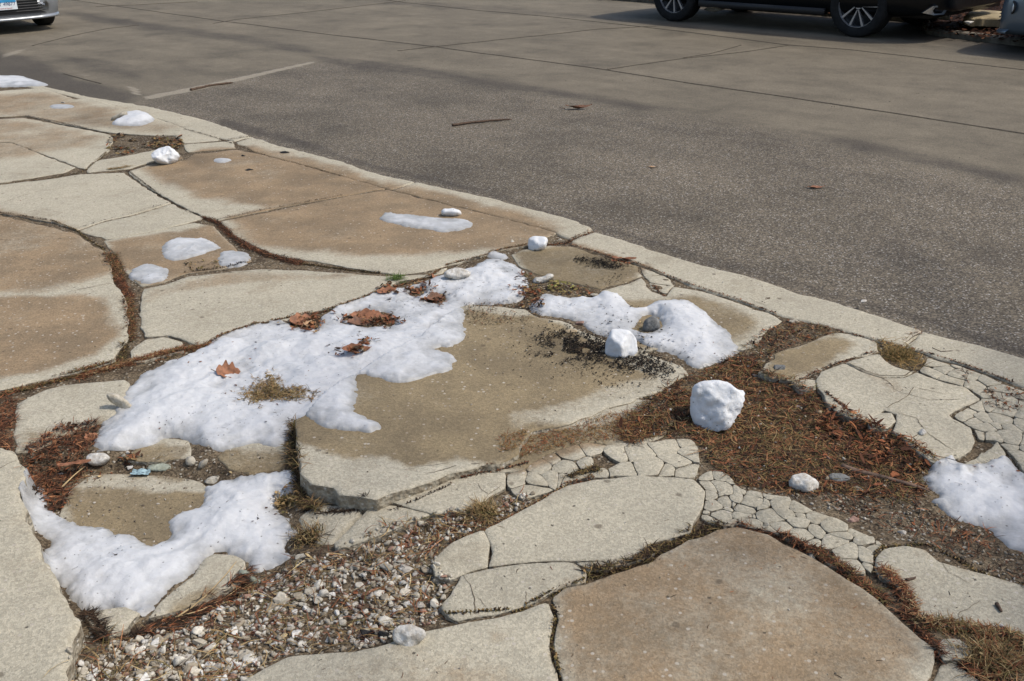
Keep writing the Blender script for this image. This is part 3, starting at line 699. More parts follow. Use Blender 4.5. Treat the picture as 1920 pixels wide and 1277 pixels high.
def ribbon(name, px, width, mat, z0, jit=.004, world=None, step=.06):
    c = resample(pix(px, z0) if world is None else world, step, False)
    t = np.gradient(c, axis=0); t /= np.hypot(*t.T)[:, None]; n = np.stack([-t[:, 1], t[:, 0]], 1)
    c = c + n * (fbm(c[:, 0], c[:, 1], 3, 3, 8) * jit * 2)[:, None]
    w_ = width * (.7 + .8 * vnoise(c[:, 0] * 6, c[:, 1] * 6, 5))[:, None] / 2
    A, B = c + n * w_, c - n * w_
    zz = np.full(len(c), z0)
    zz = ROAD_Z + fbm(c[:, 0], c[:, 1], .8, 3, 91) * .006 + (z0 - ROAD_Z)
    V = np.vstack([np.c_[A, zz - .004], np.c_[A * .6 + B * .4, zz + .002], np.c_[A * .4 + B * .6, zz + .002], np.c_[B, zz - .004]]); k = len(c)
    F = [(r * k + i, r * k + i + 1, (r + 1) * k + i + 1, (r + 1) * k + i) for r in range(3) for i in range(k - 1)]
    F = [f[::-1] for f in F]
    return tag(new_obj(name, V, F, M[mat]), kind='structure')
for px, wd in (([(-200,-45),(160,3),(420,40),(640,67),(820,88),(1135,130),(1280,153),(1600,200),(1920,250),(2100,282)], .030),
           ([(560,-25),(760,5),(900,20),(1020,30),(1280,59),(1475,84),(1600,94),(1920,131),(2100,152)], .026),
           ([(400,44),(440,37),(500,31),(590,21),(700,8),(760,1)], .022), ([(745,95),(830,86),(1010,67),(1120,55),(1230,49)], .022),
           ([(1136,130),(1280,109),(1400,96),(1480,85)], .022), ([(60,86),(130,68),(200,54),(260,47)], .02), ([(180,12),(260,9),(370,3)], .02),
           ([(120,138),(160,149),(190,157)], .02), ([(1280,108),(1330,100),(1390,84)], .014)):
    ribbon('road_joint', px, wd, 'tar', ROAD_Z + .0035)

# soil under the pavement
sx = np.r_[np.linspace(-25, -2.6, 20), np.arange(-2.5, 7, .03), np.linspace(7.2, 40, 60)]
ty_ = np.r_[np.linspace(-25, -5.2, 12), np.arange(-5, .4, .03)]
st, F = grid_mesh(sx, ty_, None); F = F[st[F].mean(1)[:, 1] < kerb_t(st[F].mean(1)[:, 0]) - .07]; P = road_xy(st); z = soil_h(P)
tag(new_obj('soil_bed', np.c_[P, z], F[:, ::-1] if np.cross(KD, KN) < 0 else F, M['soil']), kind='structure')
g = 600
tag(new_obj('ground', [(-g, -g, -.3), (g, -g, -.3), (g, g, -.3), (-g, g, -.3)], [(0, 1, 2, 3)], M['soil']), kind='structure')
# far kerb and verge
def strip(name, t0, t1, prof, mat, s0=-30, s1=90, ds=.25, jit=.01):
    s_ = np.arange(s0, s1, ds); V = []; k = len(s_)
    for t, zz in prof:
        q = np.stack([s_, far_t(s_) + t - FAR_T + (vnoise(s_ * 3, s_ * 0 + t, 3) - .5) * jit], 1)
        V.append(np.c_[road_xy(q), zz + (vnoise(s_ * 2.2, s_ * 0 + 7, 9) - .5) * jit])
    V = np.vstack(V); n = len(prof)
    F = [(r * k + i, r * k + i + 1, (r + 1) * k + i + 1, (r + 1) * k + i) for r in range(n - 1) for i in range(k - 1)]
    if np.cross(KD, KN) < 0: F = [f[::-1] for f in F]
    return tag(new_obj(name, V, F, M[mat]), kind='structure')
strip('far_kerb', 0, 0, [(FAR_T + .02, -.1), (FAR_T, .01), (FAR_T + .01, .035), (FAR_T + .16, .04), (FAR_T + .17, -.05)], 'shade_toned_kerb', jit=.03)
strip('verge', 0, 0, [(FAR_T + .17, .01), (FAR_T + .45, .03), (FAR_T + .9, .06), (FAR_T + 2.4, .16), (FAR_T + 60, .4)], 'mulch', jit=.05)

# ------------------------------------------------------------------ snow
def laplace(T, z, n, keepmax=True):
    N = len(z); E = np.vstack([T[:, [0, 1]], T[:, [1, 2]], T[:, [2, 0]]]); E = np.vstack([E, E[:, ::-1]])
    cnt = np.bincount(E[:, 0], minlength=N) + 1e-9; z0 = z.copy()
    for _ in range(n):
        z = .5 * z + .5 * np.bincount(E[:, 0], weights=z[E[:, 1]], minlength=N) / cnt
        if keepmax: z = np.maximum(z, z0)
    return z
SNOWS = []; HS = .5
def snow(px, H, wd, label, name='snow_patch', holes=(), sp=.010, mat='snow', seed=1, lump=1.0, peaks=(), amp=.010, lip=.006, edge=.017):
    o = resample(chaikin(expand(pixg(px), edge * .5), 2), .012)
    if area2(o) < 0: o = o[::-1]
    o = rough(o, amp, 9, seed); o = rough(o, amp * .6, 30, seed + 1); o = rough(o, amp * .25, 80, seed + 2)
    hp = [rough(resample(chaikin(pixg(h), 1), .012), .006, 25, seed + 3) for h in holes]
    P, T = triangulate(o, np.vstack([gridpts(o, sp, sp * .6)] + [h for h in hp]))
    d = segdist(P, o)
    for h in hp:
        k = ~inpoly(P[T].mean(1), h); T = T[k]; d = np.minimum(d, segdist(P, h))
    u = np.unique(T); mp = -np.ones(len(P), int); mp[u] = np.arange(len(u)); P, T, d = P[u], mp[T], d[u]
    base = ground_h(P); base = laplace(T, base, 14)
    n1 = fbm(P[:, 0], P[:, 1], 6, 3, seed + 9); n2 = fbm(P[:, 0], P[:, 1], 17, 3, seed + 21); n3 = fbm(P[:, 0], P[:, 1], 55, 3, seed + 22)
    prof = 1 - np.exp(-d / wd)
    pk = np.zeros(len(P))
    for x, y, r, a in peaks:
        c = pixg([(x, y)])[0]; q = ((P - c) ** 2).sum(1); pk += a * np.exp(-q / (r * r))
    dd = np.where(d > 0, d, 0) + edge * (fbm(P[:, 0], P[:, 1], 15, 3, seed + 31) * 1.0 + fbm(P[:, 0], P[:, 1], 48, 3, seed + 32) * .75) - edge * .35
    d0 = d; d = np.maximum(dd, 0); prof = 1 - np.exp(-d / wd)
    th = lip * np.sqrt(np.clip(d / .02, 0, 1)) + HS * H * prof * (.62 + .7 * n1) + .8 * pk * np.clip(d / .05, 0, 1) + lump * prof * (.0075 * n2 + .003 * n3 + .0012 * fbm(P[:, 0], P[:, 1], 120, 2, seed + 41))
    th = np.where(dd < 0, np.maximum(dd * .5, -.012), th + .001); th = np.where(d0 < 1e-6, np.minimum(th, -.004), th)
    z = base + th
    ta = np.clip(th / .034, 0, 1)
    ob = new_obj(name, np.c_[P, z], T, M[mat], attrs=dict(thick=ta))
    tag(ob, label, 'snow'); SNOWS.append((o, hp, P, z))
    return ob
snow([(178,845),(182,820),(195,792),(222,777),(217,760),(240,745),(238,728),(262,708),(300,690),(345,668),(393,652),(400,641),(440,620),(480,608),(530,604),(565,620),(603,616),(605,592),(645,576),(700,560),(720,548),(770,541),(800,526),(832,520),(846,512),(880,506),(905,488),(925,486),(950,492),(980,505),(990,520),(987,545),(975,568),(940,571),(890,569),(868,577),(869,600),(873,635),(850,650),(813,655),(835,661),(856,675),(845,695),(808,702),(765,718),(720,714),(665,719),(674,741),(658,762),(690,790),(714,801),(700,809),(640,807),(600,797),(562,795),(548,802),(546,832),(520,839),(480,827),(430,843),(400,839),(370,826),(330,816),(290,831),(240,843),(200,850)],
     .048, .07, 'largest patch of old snow, long and knobbly, brown leaves in its holes', sp=.0065,
     holes=[[(645,592),(690,584),(725,588),(747,605),(720,615),(680,613),(655,605)], [(803,562),(820,551),(838,560),(825,572),(808,571)], [(768,548),(780,540),(793,548),(788,556),(774,556)]],
     seed=3, peaks=[(505,665,.07,.035),(590,650,.10,.02),(300,775,.12,.022),(420,770,.09,.012),(700,660,.1,.01),(430,655,.05,.02),(560,700,.06,.012),(910,520,.07,.02)])
snow([(991,575),(1012,560),(1025,553),(1063,560),(1088,557),(1113,562),(1125,550),(1150,552),(1172,565),(1188,581),(1204,579),(1226,567),(1244,562),(1291,563),(1310,575),(1329,594),(1342,607),(1370,625),(1373,638),(1389,651),(1382,664),(1348,680),(1320,692),(1295,688),(1279,670),(1244,660),(1213,648),(1194,636),(1165,640),(1141,632),(1112,624),(1100,612),(1088,604),(1050,594),(1003,592)],
     .045, .055, 'old snow nearest the kerb, two white humps with a dark pebble between', seed=31, sp=.0065,
     holes=[[(1189,612),(1212,592),(1236,597),(1241,614),(1218,624),(1194,623)]], peaks=[(1255,590,.10,.04),(1300,615,.08,.024),(1145,565,.10,.018),(1320,665,.06,.015)])
snow([(50,940),(67,923),(83,918),(91,933),(90,958),(112,976),(140,986),(200,990),(215,1003),(247,1006),(273,1022),(307,1019),(331,1000),(314,987),(324,967),(367,957),(384,943),(382,912),(427,907),(483,891),(547,882),(555,897),(554,926),(527,932),(516,950),(521,964),(553,980),(556,1000),(530,1018),(533,1035),(545,1046),(520,1061),(470,1078),(461,1057),(440,1038),(401,1034),(382,1047),(360,1077),(317,1110),(294,1133),(267,1158),(254,1143),(233,1137),(200,1140),(157,1151),(138,1133),(119,1100),(92,1068),(89,1030),(96,1017),(68,1000),(57,973)],
     .045, .06, 'curved patch of old snow in the sunken left corner, bowed round a brown slab', seed=57, sp=.006, peaks=[(430,985,.10,.022),(240,1075,.14,.024),(500,920,.07,.015),(130,1050,.08,.01)])
snow([(1727,908),(1728,892),(1758,879),(1790,865),(1798,874),(1846,866),(1890,859),(1899,874),(1935,895),(1975,905),(1985,1060),(1935,1040),(1896,1030),(1877,1012),(1852,988),(1809,980),(1783,968),(1767,949),(1741,940),(1770,931),(1745,918)],
     .035, .06, 'old snow at the right edge, on litter at the end of a fallen branch', seed=71, sp=.0065, peaks=[(1820,910,.08,.02),(1850,960,.09,.015)])
snow([(300,470),(314,453),(337,447),(364,450),(384,447),(404,457),(416,467),(394,472),(360,483),(330,490),(310,484)], .03, .04, 'small domed patch of snow in the middle of the sunken tan slab', seed=81, sp=.009)
snow([(414,474),(434,470),(467,477),(475,490),(450,501),(417,503),(409,487)], .015, .05, 'thin greyish patch of snow touching the crack full of red needles', seed=87, sp=.009)
snow([(240,510),(260,497),(287,495),(320,507),(317,520),(300,530),(273,537),(247,527)], .02, .05, 'small smooth snow patch at the lower left tip of the sunken tan slab', seed=92, sp=.009)
snow([(713,406),(722,398),(748,402),(787,406),(826,410),(865,411),(889,419),(878,430),(834,436),(800,430),(761,427),(745,420),(716,414)], .022, .035, 'long thin tongue of grey snow on the large tan slab', seed=97, sp=.009, lump=.7)
snow([(-60,145),(0,143),(40,142),(67,152),(93,158),(77,163),(33,163),(-60,165)], .05, .1, 'dirty strip of snow in the gutter at the left edge', seed=101, sp=.03, lump=1.5)
snow([(90,199),(110,195),(140,197),(142,202),(120,204),(95,204)], .006, .05, 'faint flat smear of snow near the gutter, on the farthest tan slab', seed=103, sp=.025, lump=.3)
snow([(397,300),(417,296),(435,300),(425,305),(406,306)], .012, .04, 'tiny flat disc of snow between a white ice lump and dark clods', seed=105, sp=.02, lump=.4)
snow([(207,232),(225,222),(236,209),(245,211),(265,209),(280,215),(292,225),(275,234),(255,237),(225,236)], .075, .05, 'heap of white snow with a stone behind it, near the kerb at the far end', seed=107, sp=.02, lump=1.6, peaks=[(258,226,.12,.05)])
snow([(912,480),(930,471),(948,478),(950,486),(930,488)], .02, .03, 'small glassy grey piece of ice at the far tip of the largest snow patch', name='ice_piece', seed=109, sp=.009)

def snow_h(P, z):
    z = z.copy()
    for o, hp, SP, SZ in SNOWS:
        lo, hi = o.min(0), o.max(0)
        k = np.where(((P >= lo) & (P <= hi)).all(1))[0]
        if not len(k): continue
        k = k[inpoly(P[k], o)]
        for h in hp:
            if len(k): k = k[~inpoly(P[k], h)]
        for i in k: z[i] = SZ[((SP - P[i]) ** 2).sum(1).argmin()]
    return z
def surf(P): return snow_h(np.asarray(P, float), ground_h(P))
def at(x, y):
    """world point seen at pixel (x, y) on whatever lies there"""
    P = pix([(x, y)])
    for _ in range(4): z = surf(P); P = pix([(x, y)], z)
    return np.array([P[0, 0], P[0, 1], z[0]])

# ------------------------------------------------------------------ lumps with a traced outline and real depth
def lump(name, px, depth, mat, label, cat, seed=0, facets=(), round_=.05, z0=None, nz=.006, sp=None, group=None):
    px = np.array(px, float)
    bi = px[:, 1].argmax(); B = at(*px[bi]) if z0 is None else np.r_[pix([px[bi]], z0)[0], z0]
    dist = B[1] * _cp - (B[2] - CAM_H) * _sp
    sc = dist / F_PX
    ctr = px.mean(0)
    o = resample(chaikin((px - px[bi]) * [sc, -sc], 1, .2), .006 if sp is None else sp * .8)
    if area2(o) < 0: o = o[::-1]
    o = rough(o, .004, 40, seed)
    sp = sp or .007
    P, T = triangulate(o, gridpts(o, sp, sp * .5))
    d = segdist(P, o); u = np.clip(d / round_, 0, 1)
    base = np.sqrt(1 - (1 - u) ** 2)
    front = depth * base
    c = o.mean(0); ext = np.ptp(o, 0) / 2
    q = (P - c) / ext
    for k0, kx, ky in facets: front = np.minimum(front, np.maximum(depth * (k0 + kx * q[:, 0] + ky * q[:, 1]), depth * .1 * u))
    front = front + (fbm(P[:, 0], P[:, 1], 22, 3, seed + 5) * nz + fbm(P[:, 0], P[:, 1], 70, 3, seed + 7) * nz * .5) * np.minimum(1, d / .012)
    back = depth * base * .8
    right = np.array(_r); up = np.array(_u); bk = np.array(_b)
    org = B - bk * depth * .35 - np.array([0, 0, .004])
    def to(P, off): return org + P[:, :1] * right + P[:, 1:] * up + off[:, None] * bk
    V = np.vstack([to(P, front), to(P, -back)]); N = len(P)
    # outline vertices are shared by both shells
    edge = np.where(d < 1e-7)[0]; mp = np.arange(2 * N); mp[edge + N] = edge
    F = np.vstack([T, mp[T + N][:, ::-1]])
    u_ = np.unique(F); r = -np.ones(2 * N, int); r[u_] = np.arange(len(u_))
    ob = new_obj(name, V[u_], r[F], M[mat], attrs=dict(thick=np.ones(len(u_))))
    return tag(ob, label, cat, group)
lump('ice_chunk', [(1303,722),(1318,712),(1345,711),(1372,716),(1386,729),(1400,731),(1398,756),(1385,778),(1375,797),(1355,808),(1330,810),(1308,804),(1299,780),(1297,750)], .075, 'ice',
     'largest block of white ice, sitting in the reddish brown litter', 'ice', 5, [(.95,.15,-.5),(1.05,-.6,.15),(.8,.75,.2)], .022, nz=.016)
lump('ice_chunk', [(1143,628),(1146,616),(1160,613),(1183,618),(1195,634),(1198,655),(1190,668),(1170,672),(1148,670),(1136,663),(1135,645)], .05, 'ice',
     'rounded block of white ice with one grey and one bright face, standing on black debris', 'ice', 12, [(.8,-1.4,.1),(1.0,1.0,.2),(.9,0,-.9)], .020, nz=.010)
lump('ice_chunk', [(990,449),(994,442),(1020,440),(1029,446),(1025,462),(1016,469),(994,470),(989,460)], .05, 'ice', 'small cube of clean white ice near the end of the tan kerb', 'ice', 23, [(.8,.2,-.8),(.9,.9,0)], .016, nz=.009)
lump('ice_chunk', [(826,393),(832,389),(848,388),(862,392),(866,400),(858,405),(840,405),(828,402)], .05, 'ice', 'small flattish lump of white ice just above the long thin snow tongue', 'ice', 33, (), .025)
lump('ice_chunk', [(281,285),(290,277),(312,270),(323,277),(334,288),(328,300),(312,309),(294,306),(286,299)], .08, 'ice', 'rounded lump of white ice on the narrow broken slab, beside a patch of dry leaves', 'ice', 44, [(.8,.4,-.8),(.9,-.8,0)], .035, nz=.02)
# traced stones
lump('stone', [(1484,900),(1490,889),(1510,886),(1528,893),(1539,903),(1535,920),(1512,924),(1490,919),(1482,910)], .035, 'st_white', 'whitish rough stone below the reddish litter, left of a flat grey stone', 'stone', 51, [(.75,.3,-.9),(.8,-.9,.1),(.85,.7,.3)], .010, nz=.012)
lump('stone', [(737,1178),(752,1172),(770,1170),(797,1180),(800,1194),(785,1206),(768,1218),(755,1213),(737,1205),(734,1190)], .03, 'st_white', 'angular bluish white stone wedged against the front slab, beside a black lump', 'stone', 61, [(.45,-1.5,.2),(.5,1.2,.8),(.6,.1,-1.1)], .008, nz=.005)
lump('stone', [(196,738),(208,734),(222,738),(240,752),(250,766),(236,768),(218,760),(200,748)], .02, 'st_pale', 'flat wedge shaped stone tilted against the left end of the largest snow patch', 'stone', 63, [(.5,.3,.9)], .012)
lump('stone', [(830,515),(836,504),(855,499),(874,502),(884,510),(878,519),(858,524),(842,522)], .03, 'st_white', 'rounded cream stone resting on the edge of the largest snow patch', 'stone', 65, [(.8,0,-.6)], .02)
lump('stone', [(998,524),(1004,518),(1018,517),(1028,511),(1039,513),(1036,522),(1024,528),(1010,532),(1000,531)], .02, 'st_white', 'pale jagged stone between the two large snow patches, above yellowed leaves', 'stone', 67, [(.8,.5,-.5)], .012)
lump('stone', [(158,855),(166,849),(182,846),(198,848),(205,858),(196,869),(176,873),(162,868)], .022, 'st_white', 'white stone at the lower left corner of the largest snow patch', 'stone', 69, [(.8,.2,-.8)], .015)
lump('stone', [(380,902),(388,893),(402,890),(416,894),(424,903),(410,909),(388,910)], .02, 'st_pale', 'smooth flattened stone at the top of the curved snow patch', 'stone', 71, [(.8,0,-.8)], .014)
lump('stone', [(270,878),(280,869),(305,867),(322,871),(324,878),(308,883),(280,884)], .015, 'st_green', 'flat greenish stone next to a blue plastic scrap', 'stone', 73, [(.6,0,-.9)], .01)
lump('stone', [(346,862),(350,855),(358,852),(366,860),(366,870),(356,873),(348,870)], .014, 'st_pale', 'upright oval pebble, left one of a touching pair above the curved snow patch', 'stone', 75, (), .01)
lump('stone', [(369,876),(372,866),(384,858),(391,858),(388,868),(376,879)], .012, 'st_pale', 'slanted narrow pebble, right one of a touching pair above the curved snow patch', 'stone', 77, (), .01)
lump('stone', [(1553,890),(1560,884),(1585,886),(1596,893),(1590,903),(1570,905),(1556,901)], .014, 'st_grey', 'flat dark grey stone at the thick end of the fallen branch', 'stone', 79, [(.6,0,-.9)], .01)
lump('stone', [(1204,622),(1206,604),(1213,594),(1226,590),(1236,596),(1240,612),(1232,622)], .025, 'st_grey', 'dark grey pebble in the hollow between two humps of snow', 'stone', 81, (), .02)
lump('stone', [(205,222),(212,215),(228,208),(238,208),(238,217),(222,222),(212,226)], .04, 'st_pale', 'pale slab of stone leaning behind the far heap of snow', 'stone', 83, (), .03, sp=.015)
lump('stone', [(443,1080),(448,1064),(462,1068),(492,1090),(478,1100),(455,1096)], .015, 'st_green', 'thin greenish stone sticking out of dark needles at the end of the long brown wedge', 'stone', 85, [(.5,.3,.5)], .01)

# ------------------------------------------------------------------ loose stones
def ico(sub):
    bm = bmesh.new(); bmesh.ops.create_icosphere(bm, subdivisions=sub, radius=1)
    V = np.array([v.co[:] for v in bm.verts]); F = np.array([[v.index for v in f.verts] for f in bm.faces]); bm.free(); return V, F
ICO = {s: ico(s) for s in (1, 2, 3)}
def rockshape(seed, sub=3, cuts=13, nz=.10):
    r = np.random.default_rng(seed); V, F = ICO[sub]; V = V.copy()
    for _ in range(cuts):
        n = r.normal(size=3); n /= np.linalg.norm(n); h = r.uniform(.36, .8)
        V -= np.maximum(0, V @ n - h)[:, None] * n
    V += (fbm(V[:, 0] + V[:, 2] * 1.7, V[:, 1] + V[:, 2], 3.2, 3, seed) * nz)[:, None] * V
    return V / np.abs(V).max(0), F
def rotz(a): c, s = np.cos(a), np.sin(a); return np.array([[c, -s, 0], [s, c, 0], [0, 0, 1]])
def rock(px, w_, h_, mat, label, seed, name='stone', cat='stone', group=None, flat=.6, lift=.3):
    p = at(*px); sc = 1 / px_per_m(p[:2], p[2]); a = w_ * sc / 2
    hz = max(h_ * sc / 2 * 1.0, .003); V, F = rockshape(seed)
    V = V * [a, max(hz, a * .55), hz * flat * 1.3]; V = V @ rotz(random.uniform(-.3, .3)).T
    V[:, 2] += V[:, 2].max() * lift
    o = new_obj(name, V + p, F, M[mat])
    return tag(o, label, cat, group)
for px, w_, h_, mt, lb in [
 ((1608,919),22,13,'st_green','small pale green pebble under the fallen branch'),
 ((242,851),14,11,'st_white','small white pebble, upper of two just under the largest snow patch'), ((245,877),14,10,'st_white','small white pebble beside the flat greenish stone'),
 ((113,823),17,10,'st_white','small white pebble in the dark needles left of the largest snow patch'), ((113,890),12,8,'st_white','tiny white pebble in red needles by the raised left slab'),
 ((1459,690),26,17,'st_grey','greyish lump of icy stone on the sunken brown slab by the kerb'), ((1417,706),14,10,'st_white','small white pebble at the edge of the litter above the largest ice block'),
 ((1784,995),24,15,'st_tan','yellowish stone just below the right hand snow patch'), ((1690,1000),17,13,'st_white','pale pebble on dark gravel, left one of two below the branch tip'), ((1712,995),13,9,'st_white','pale pebble on dark gravel, right one of two below the branch tip'),
 ((1601,977),26,20,'st_pink','pinkish stone at the edge of the crazed pavement'), ((1730,813),15,17,'st_white','small bright white pebble on top of the pale cracked slab near the kerb'),
 ((562,1046),26,14,'st_pale','flat pale pebble to the right of the curved snow patch'), ((1073,623),30,15,'st_tan','tan stone at the upper edge of the black debris'), ((1086,608),20,14,'st_pink','rounder brownish stone tucked against the snow above the black debris'),
 ((1488,603),26,11,'st_pale','long pale stone lying on the inner kerb line'), ((1473,912),12,9,'st_white','small white pebble left of the whitish rough stone'), ((1540,916),11,9,'st_pink','small pinkish pebble right of the whitish rough stone'),
 ((1536,775),20,16,'st_tan','muddy tan stone half buried in the litter'), ((1497,763),20,7,'st_white','thin white splinter of stone in the litter'),
 ((1618,566),16,8,'st_white','white pebble on the asphalt close to the kerb'), ((1318,845),13,9,'st_pink','small pink pebble on the litter below the largest ice block'),
 ((1255,732),15,11,'st_white','small white pebble by the mossy crack left of the largest ice block'), ((1115,556),20,12,'st_pale','pale pebble at the top of the kerb side snow patch'),
 ((960,453),10,7,'st_pale','tiny pebble left of the clean ice cube'), ((1435,985),16,12,'st_pale','small pale pebble on the crazed pavement'),
 ((118,193),9,5,'st_white','tiny white pebble on the farthest tan slab'), ((505,508),9,5,'st_pale','tiny pebble on the pale slab right of the needle filled crack'),
 ((1050,450),9,6,'st_pale','tiny pebble at the kerb joint'), ((1522,1048),16,22,'st_pale','narrow upright pebble in the crack beside the big tan slab'),
 ((1715,1165),14,10,'st_white','small white pebble in the crack at the lower end of the big tan slab'), ((1880,1175),13,12,'st_white','white pebble in tan grass at the bottom right'),
 ((232,855),9,8,'st_pale','tiny pale pebble below the largest snow patch'), ((213,867),9,7,'st_pale','tiny dull pebble between a white stone and a white pebble')]:
    rock(px, w_, h_, mt, lb, 900 + int(px[0]))
rock((687,1193), 33, 30, 'st_dark', 'round black fuzzy lump in the gravel beside the angular bluish stone', 77, name='clod', cat='clod', flat=1.0)
rock((722,1192), 26, 24, 'st_dark', 'black lump put in for the shadow on the left side of the angular bluish stone', 78, name='clod', cat='clod', flat=.9, lift=.1)  # black lump takes the place of the stone's shadow
rock((468,319), 20, 8, 'st_dark', 'dark clod on the tan slab, lower of two near the ice lump', 79, name='clod', cat='clod')
rock((533,286), 22, 6, 'st_dark', 'dark clod on the tan slab close to the kerb', 80, name='clod', cat='clod')
rock((456,293), 10, 7, 'st_dark', 'smallest dark clod on the tan slab, beside the tiny disc of snow', 81, name='clod', cat='clod')

def sample(px, dens, clump=0.0, cf=6, seed=0, world=None):
    w_ = pixg(px) if world is None else world
    lo, hi = w_.min(0), w_.max(0); n = int(np.prod(hi - lo) * dens)
    P = RNG.uniform(lo, hi, (n, 2)); P = P[inpoly(P, w_)]
    if clump: P = P[vnoise(P[:, 0] * cf, P[:, 1] * cf, seed) * .6 + vnoise(P[:, 0] * cf * 3, P[:, 1] * cf * 3, seed + 1) * .4 > clump]
    return P
def sample_line(px, wpx, dens, world=None):
    c = resample(pixg(px), .01, False)
    n = int(len(c) * .01 * dens * (.75 if wpx < 8 else 1)); wpx = wpx * (.5 if wpx < 8 else .85)
    i = RNG.integers(0, len(c), n)
    wm = wpx / np.array([px_per_m(q) for q in c[i]])
    return c[i] + RNG.normal(0, 1, (n, 2)) * (wm / 2 * (.4 + .9 * vnoise(c[i][:, 0] * 9, c[i][:, 1] * 9, 5)))[:, None]

# gravel: the larger stones are things, the rest is one mass
Z1_ = [(1150,800),(1190,770),(1262,718),(1310,700),(1390,662),(1418,682),(1425,705),(1480,722),(1530,738),(1560,777),(1620,797),(1700,832),(1752,872),(1722,892),(1738,928),(1700,940),(1600,930),(1500,925),(1440,918),(1375,902),(1330,870),(1300,818),(1240,815),(1180,835)]
GB = [(130,1215),(180,1200),(260,1188),(380,1148),(470,1098),(560,1055),(640,1022),(740,992),(830,958),(900,955),(960,930),(1000,925),(990,945),(905,990),(842,1014),(808,1060),(850,1092),(828,1132),(832,1162),(740,1202),(665,1218),(590,1222),(538,1228),(440,1290),(128,1290)]
shapes = [rockshape(300 + i, 2, 9, .03) for i in range(12)]
def grains(name, P, zs, size, pal, label, seed, sink=.2, kind='stuff', flat=(.45, .9)):
    N = len(P); Vn = len(ICO[2 if size[1] > .004 else 1][0])
    use = shapes if Vn == 42 else [rockshape(340 + i, 1, 3) for i in range(6)]
    r = np.random.default_rng(seed); out = []; Fs = []; Cs = []; nv = 0
    s = size[0] * (size[1] / size[0]) ** (r.random(N) ** 1.6)
    pal = np.array(pal)
    for i in range(N):
        V, F = use[i % len(use)]
        v = V * [s[i], s[i] * r.uniform(.55, .95), s[i] * r.uniform(*flat)]
        a, b = r.uniform(0, 6.28), r.normal(0, .35)
        cb, sb = math.cos(b), math.sin(b)
        v = v @ np.array([[1, 0, 0], [0, cb, -sb], [0, sb, cb]]).T @ rotz(a).T
        v = v + [P[i, 0], P[i, 1], zs[i] + s[i] * .4 * (1 - sink)]
        out.append(v); Fs.append(F + nv); nv += len(v)
        c = pal[r.integers(len(pal))] * r.uniform(.75, 1.2); Cs.append(np.repeat(c[None], len(v), 0))
    if not N: return
    o = new_obj(name, np.vstack(out), np.vstack(Fs), M['pebble'], cols=np.vstack(Cs), smooth=False)
    return tag(o, label, name.replace('_', ' '), kind=kind)
LIME = [(.52,.48,.40),(.44,.40,.32),(.58,.55,.49),(.36,.32,.25),(.48,.43,.34),(.30,.25,.18),(.26,.22,.16),(.38,.34,.28),(.28,.17,.12)]
DULL = [(.20,.17,.12),(.27,.23,.17),(.14,.11,.08),(.34,.30,.24),(.22,.18,.12),(.40,.36,.30)]
GP = sample(GB, 9500, .30, 5, 3); grains('gravel', GP, ground_h(GP), (.003, .011), LIME, 'bed of small pale gravel between the broken slabs at the front', 1)
HB = [(430,1150),(520,1110),(640,1040),(730,1020),(800,1060),(830,1095),(820,1160),(740,1195),(620,1215),(520,1225),(430,1275),(140,1285),(140,1215),(260,1195)]
CP = sample(HB, 1100, .34, 4, 5)
pebm = []
for i in range(9):
    V, F = rockshape(500 + i, 3, 11, .025); k = LIME[i % 8]
    me = new_obj('gravel_stone', V * [1, .72, .5], F, M['pebble'], origin=(0, 0, 0), cols=np.repeat(np.array(k)[None] * 1.12, len(V), 0))
    pebm.append(me.data); bpy.data.objects.remove(me)
order = RNG.permutation(len(CP))[:260]; zc = ground_h(CP)
for j, i in enumerate(order):
    o = bpy.data.objects.new('gravel_stone', pebm[j % 9]); COL.objects.link(o)
    s_ = .008 + .015 * RNG.random() ** 2.6
    o.scale = (s_, s_, s_ * RNG.uniform(.8, 1.2)); o.location = (CP[i, 0], CP[i, 1], zc[i] + s_ * .32)
    o.rotation_euler = (RNG.normal(0, .3), RNG.normal(0, .3), RNG.uniform(0, 6.28))
    tag(o, 'pale angular stone, one of the larger ones strewn over the gravel bed at the front', 'stone', 'larger stones of the gravel bed')
P2 = sample([(20,780),(560,560),(1000,500),(1240,700),(1900,900),(1950,1100),(1500,1000),(1000,900),(560,1000),(300,1180),(60,1000)], 1500, .3, 3, 9)
z2 = ground_h(P2); k = (z2 < -.012); grains('grit', P2[k], z2[k], (.0015, .0055), DULL, 'fine grit in the bare soil between slabs', 2)
P3 = sample([(1440,925),(1560,915),(1720,935),(1760,965),(1880,1030),(1960,1050),(1960,1130),(1880,1085),(1740,1030),(1600,975),(1500,940)], 5200, .28, 5, 11)
grains('grit', P3, ground_h(P3), (.002, .007), DULL + [(.10,.085,.06)] * 3, 'dark fine gravel below the fallen branch', 3)
P6 = sample(Z1_, 420, .3, 6, 12); grains('grit', P6, ground_h(P6) + .006, (.002, .008), LIME, 'pale chips of stone lying in the reddish litter', 8)
P4 = np.vstack([sample([(-100,170),(480,270),(1040,440),(700,510),(240,640),(-100,730)], 45), sample([(560,900),(900,580),(1250,700),(1000,800),(700,900)], 140), sample([(830,1060),(1300,900),(1900,1090),(1700,1280),(500,1280)], 60), sample([(1080,450),(1900,680),(1850,720),(1300,540)], 130)])
grains('crumbs', P4, ground_h(P4), (.0012, .004), LIME + DULL, 'stray crumbs of stone scattered on the slabs', 4, sink=0)
P5 = np.vstack([sample_line([(500,262),(700,322),(900,367),(1110,430),(1300,488),(1500,548),(1750,622),(1990,692)], 14, 240), sample([(150,180),(240,190),(300,205),(280,185),(200,172)], 120)])
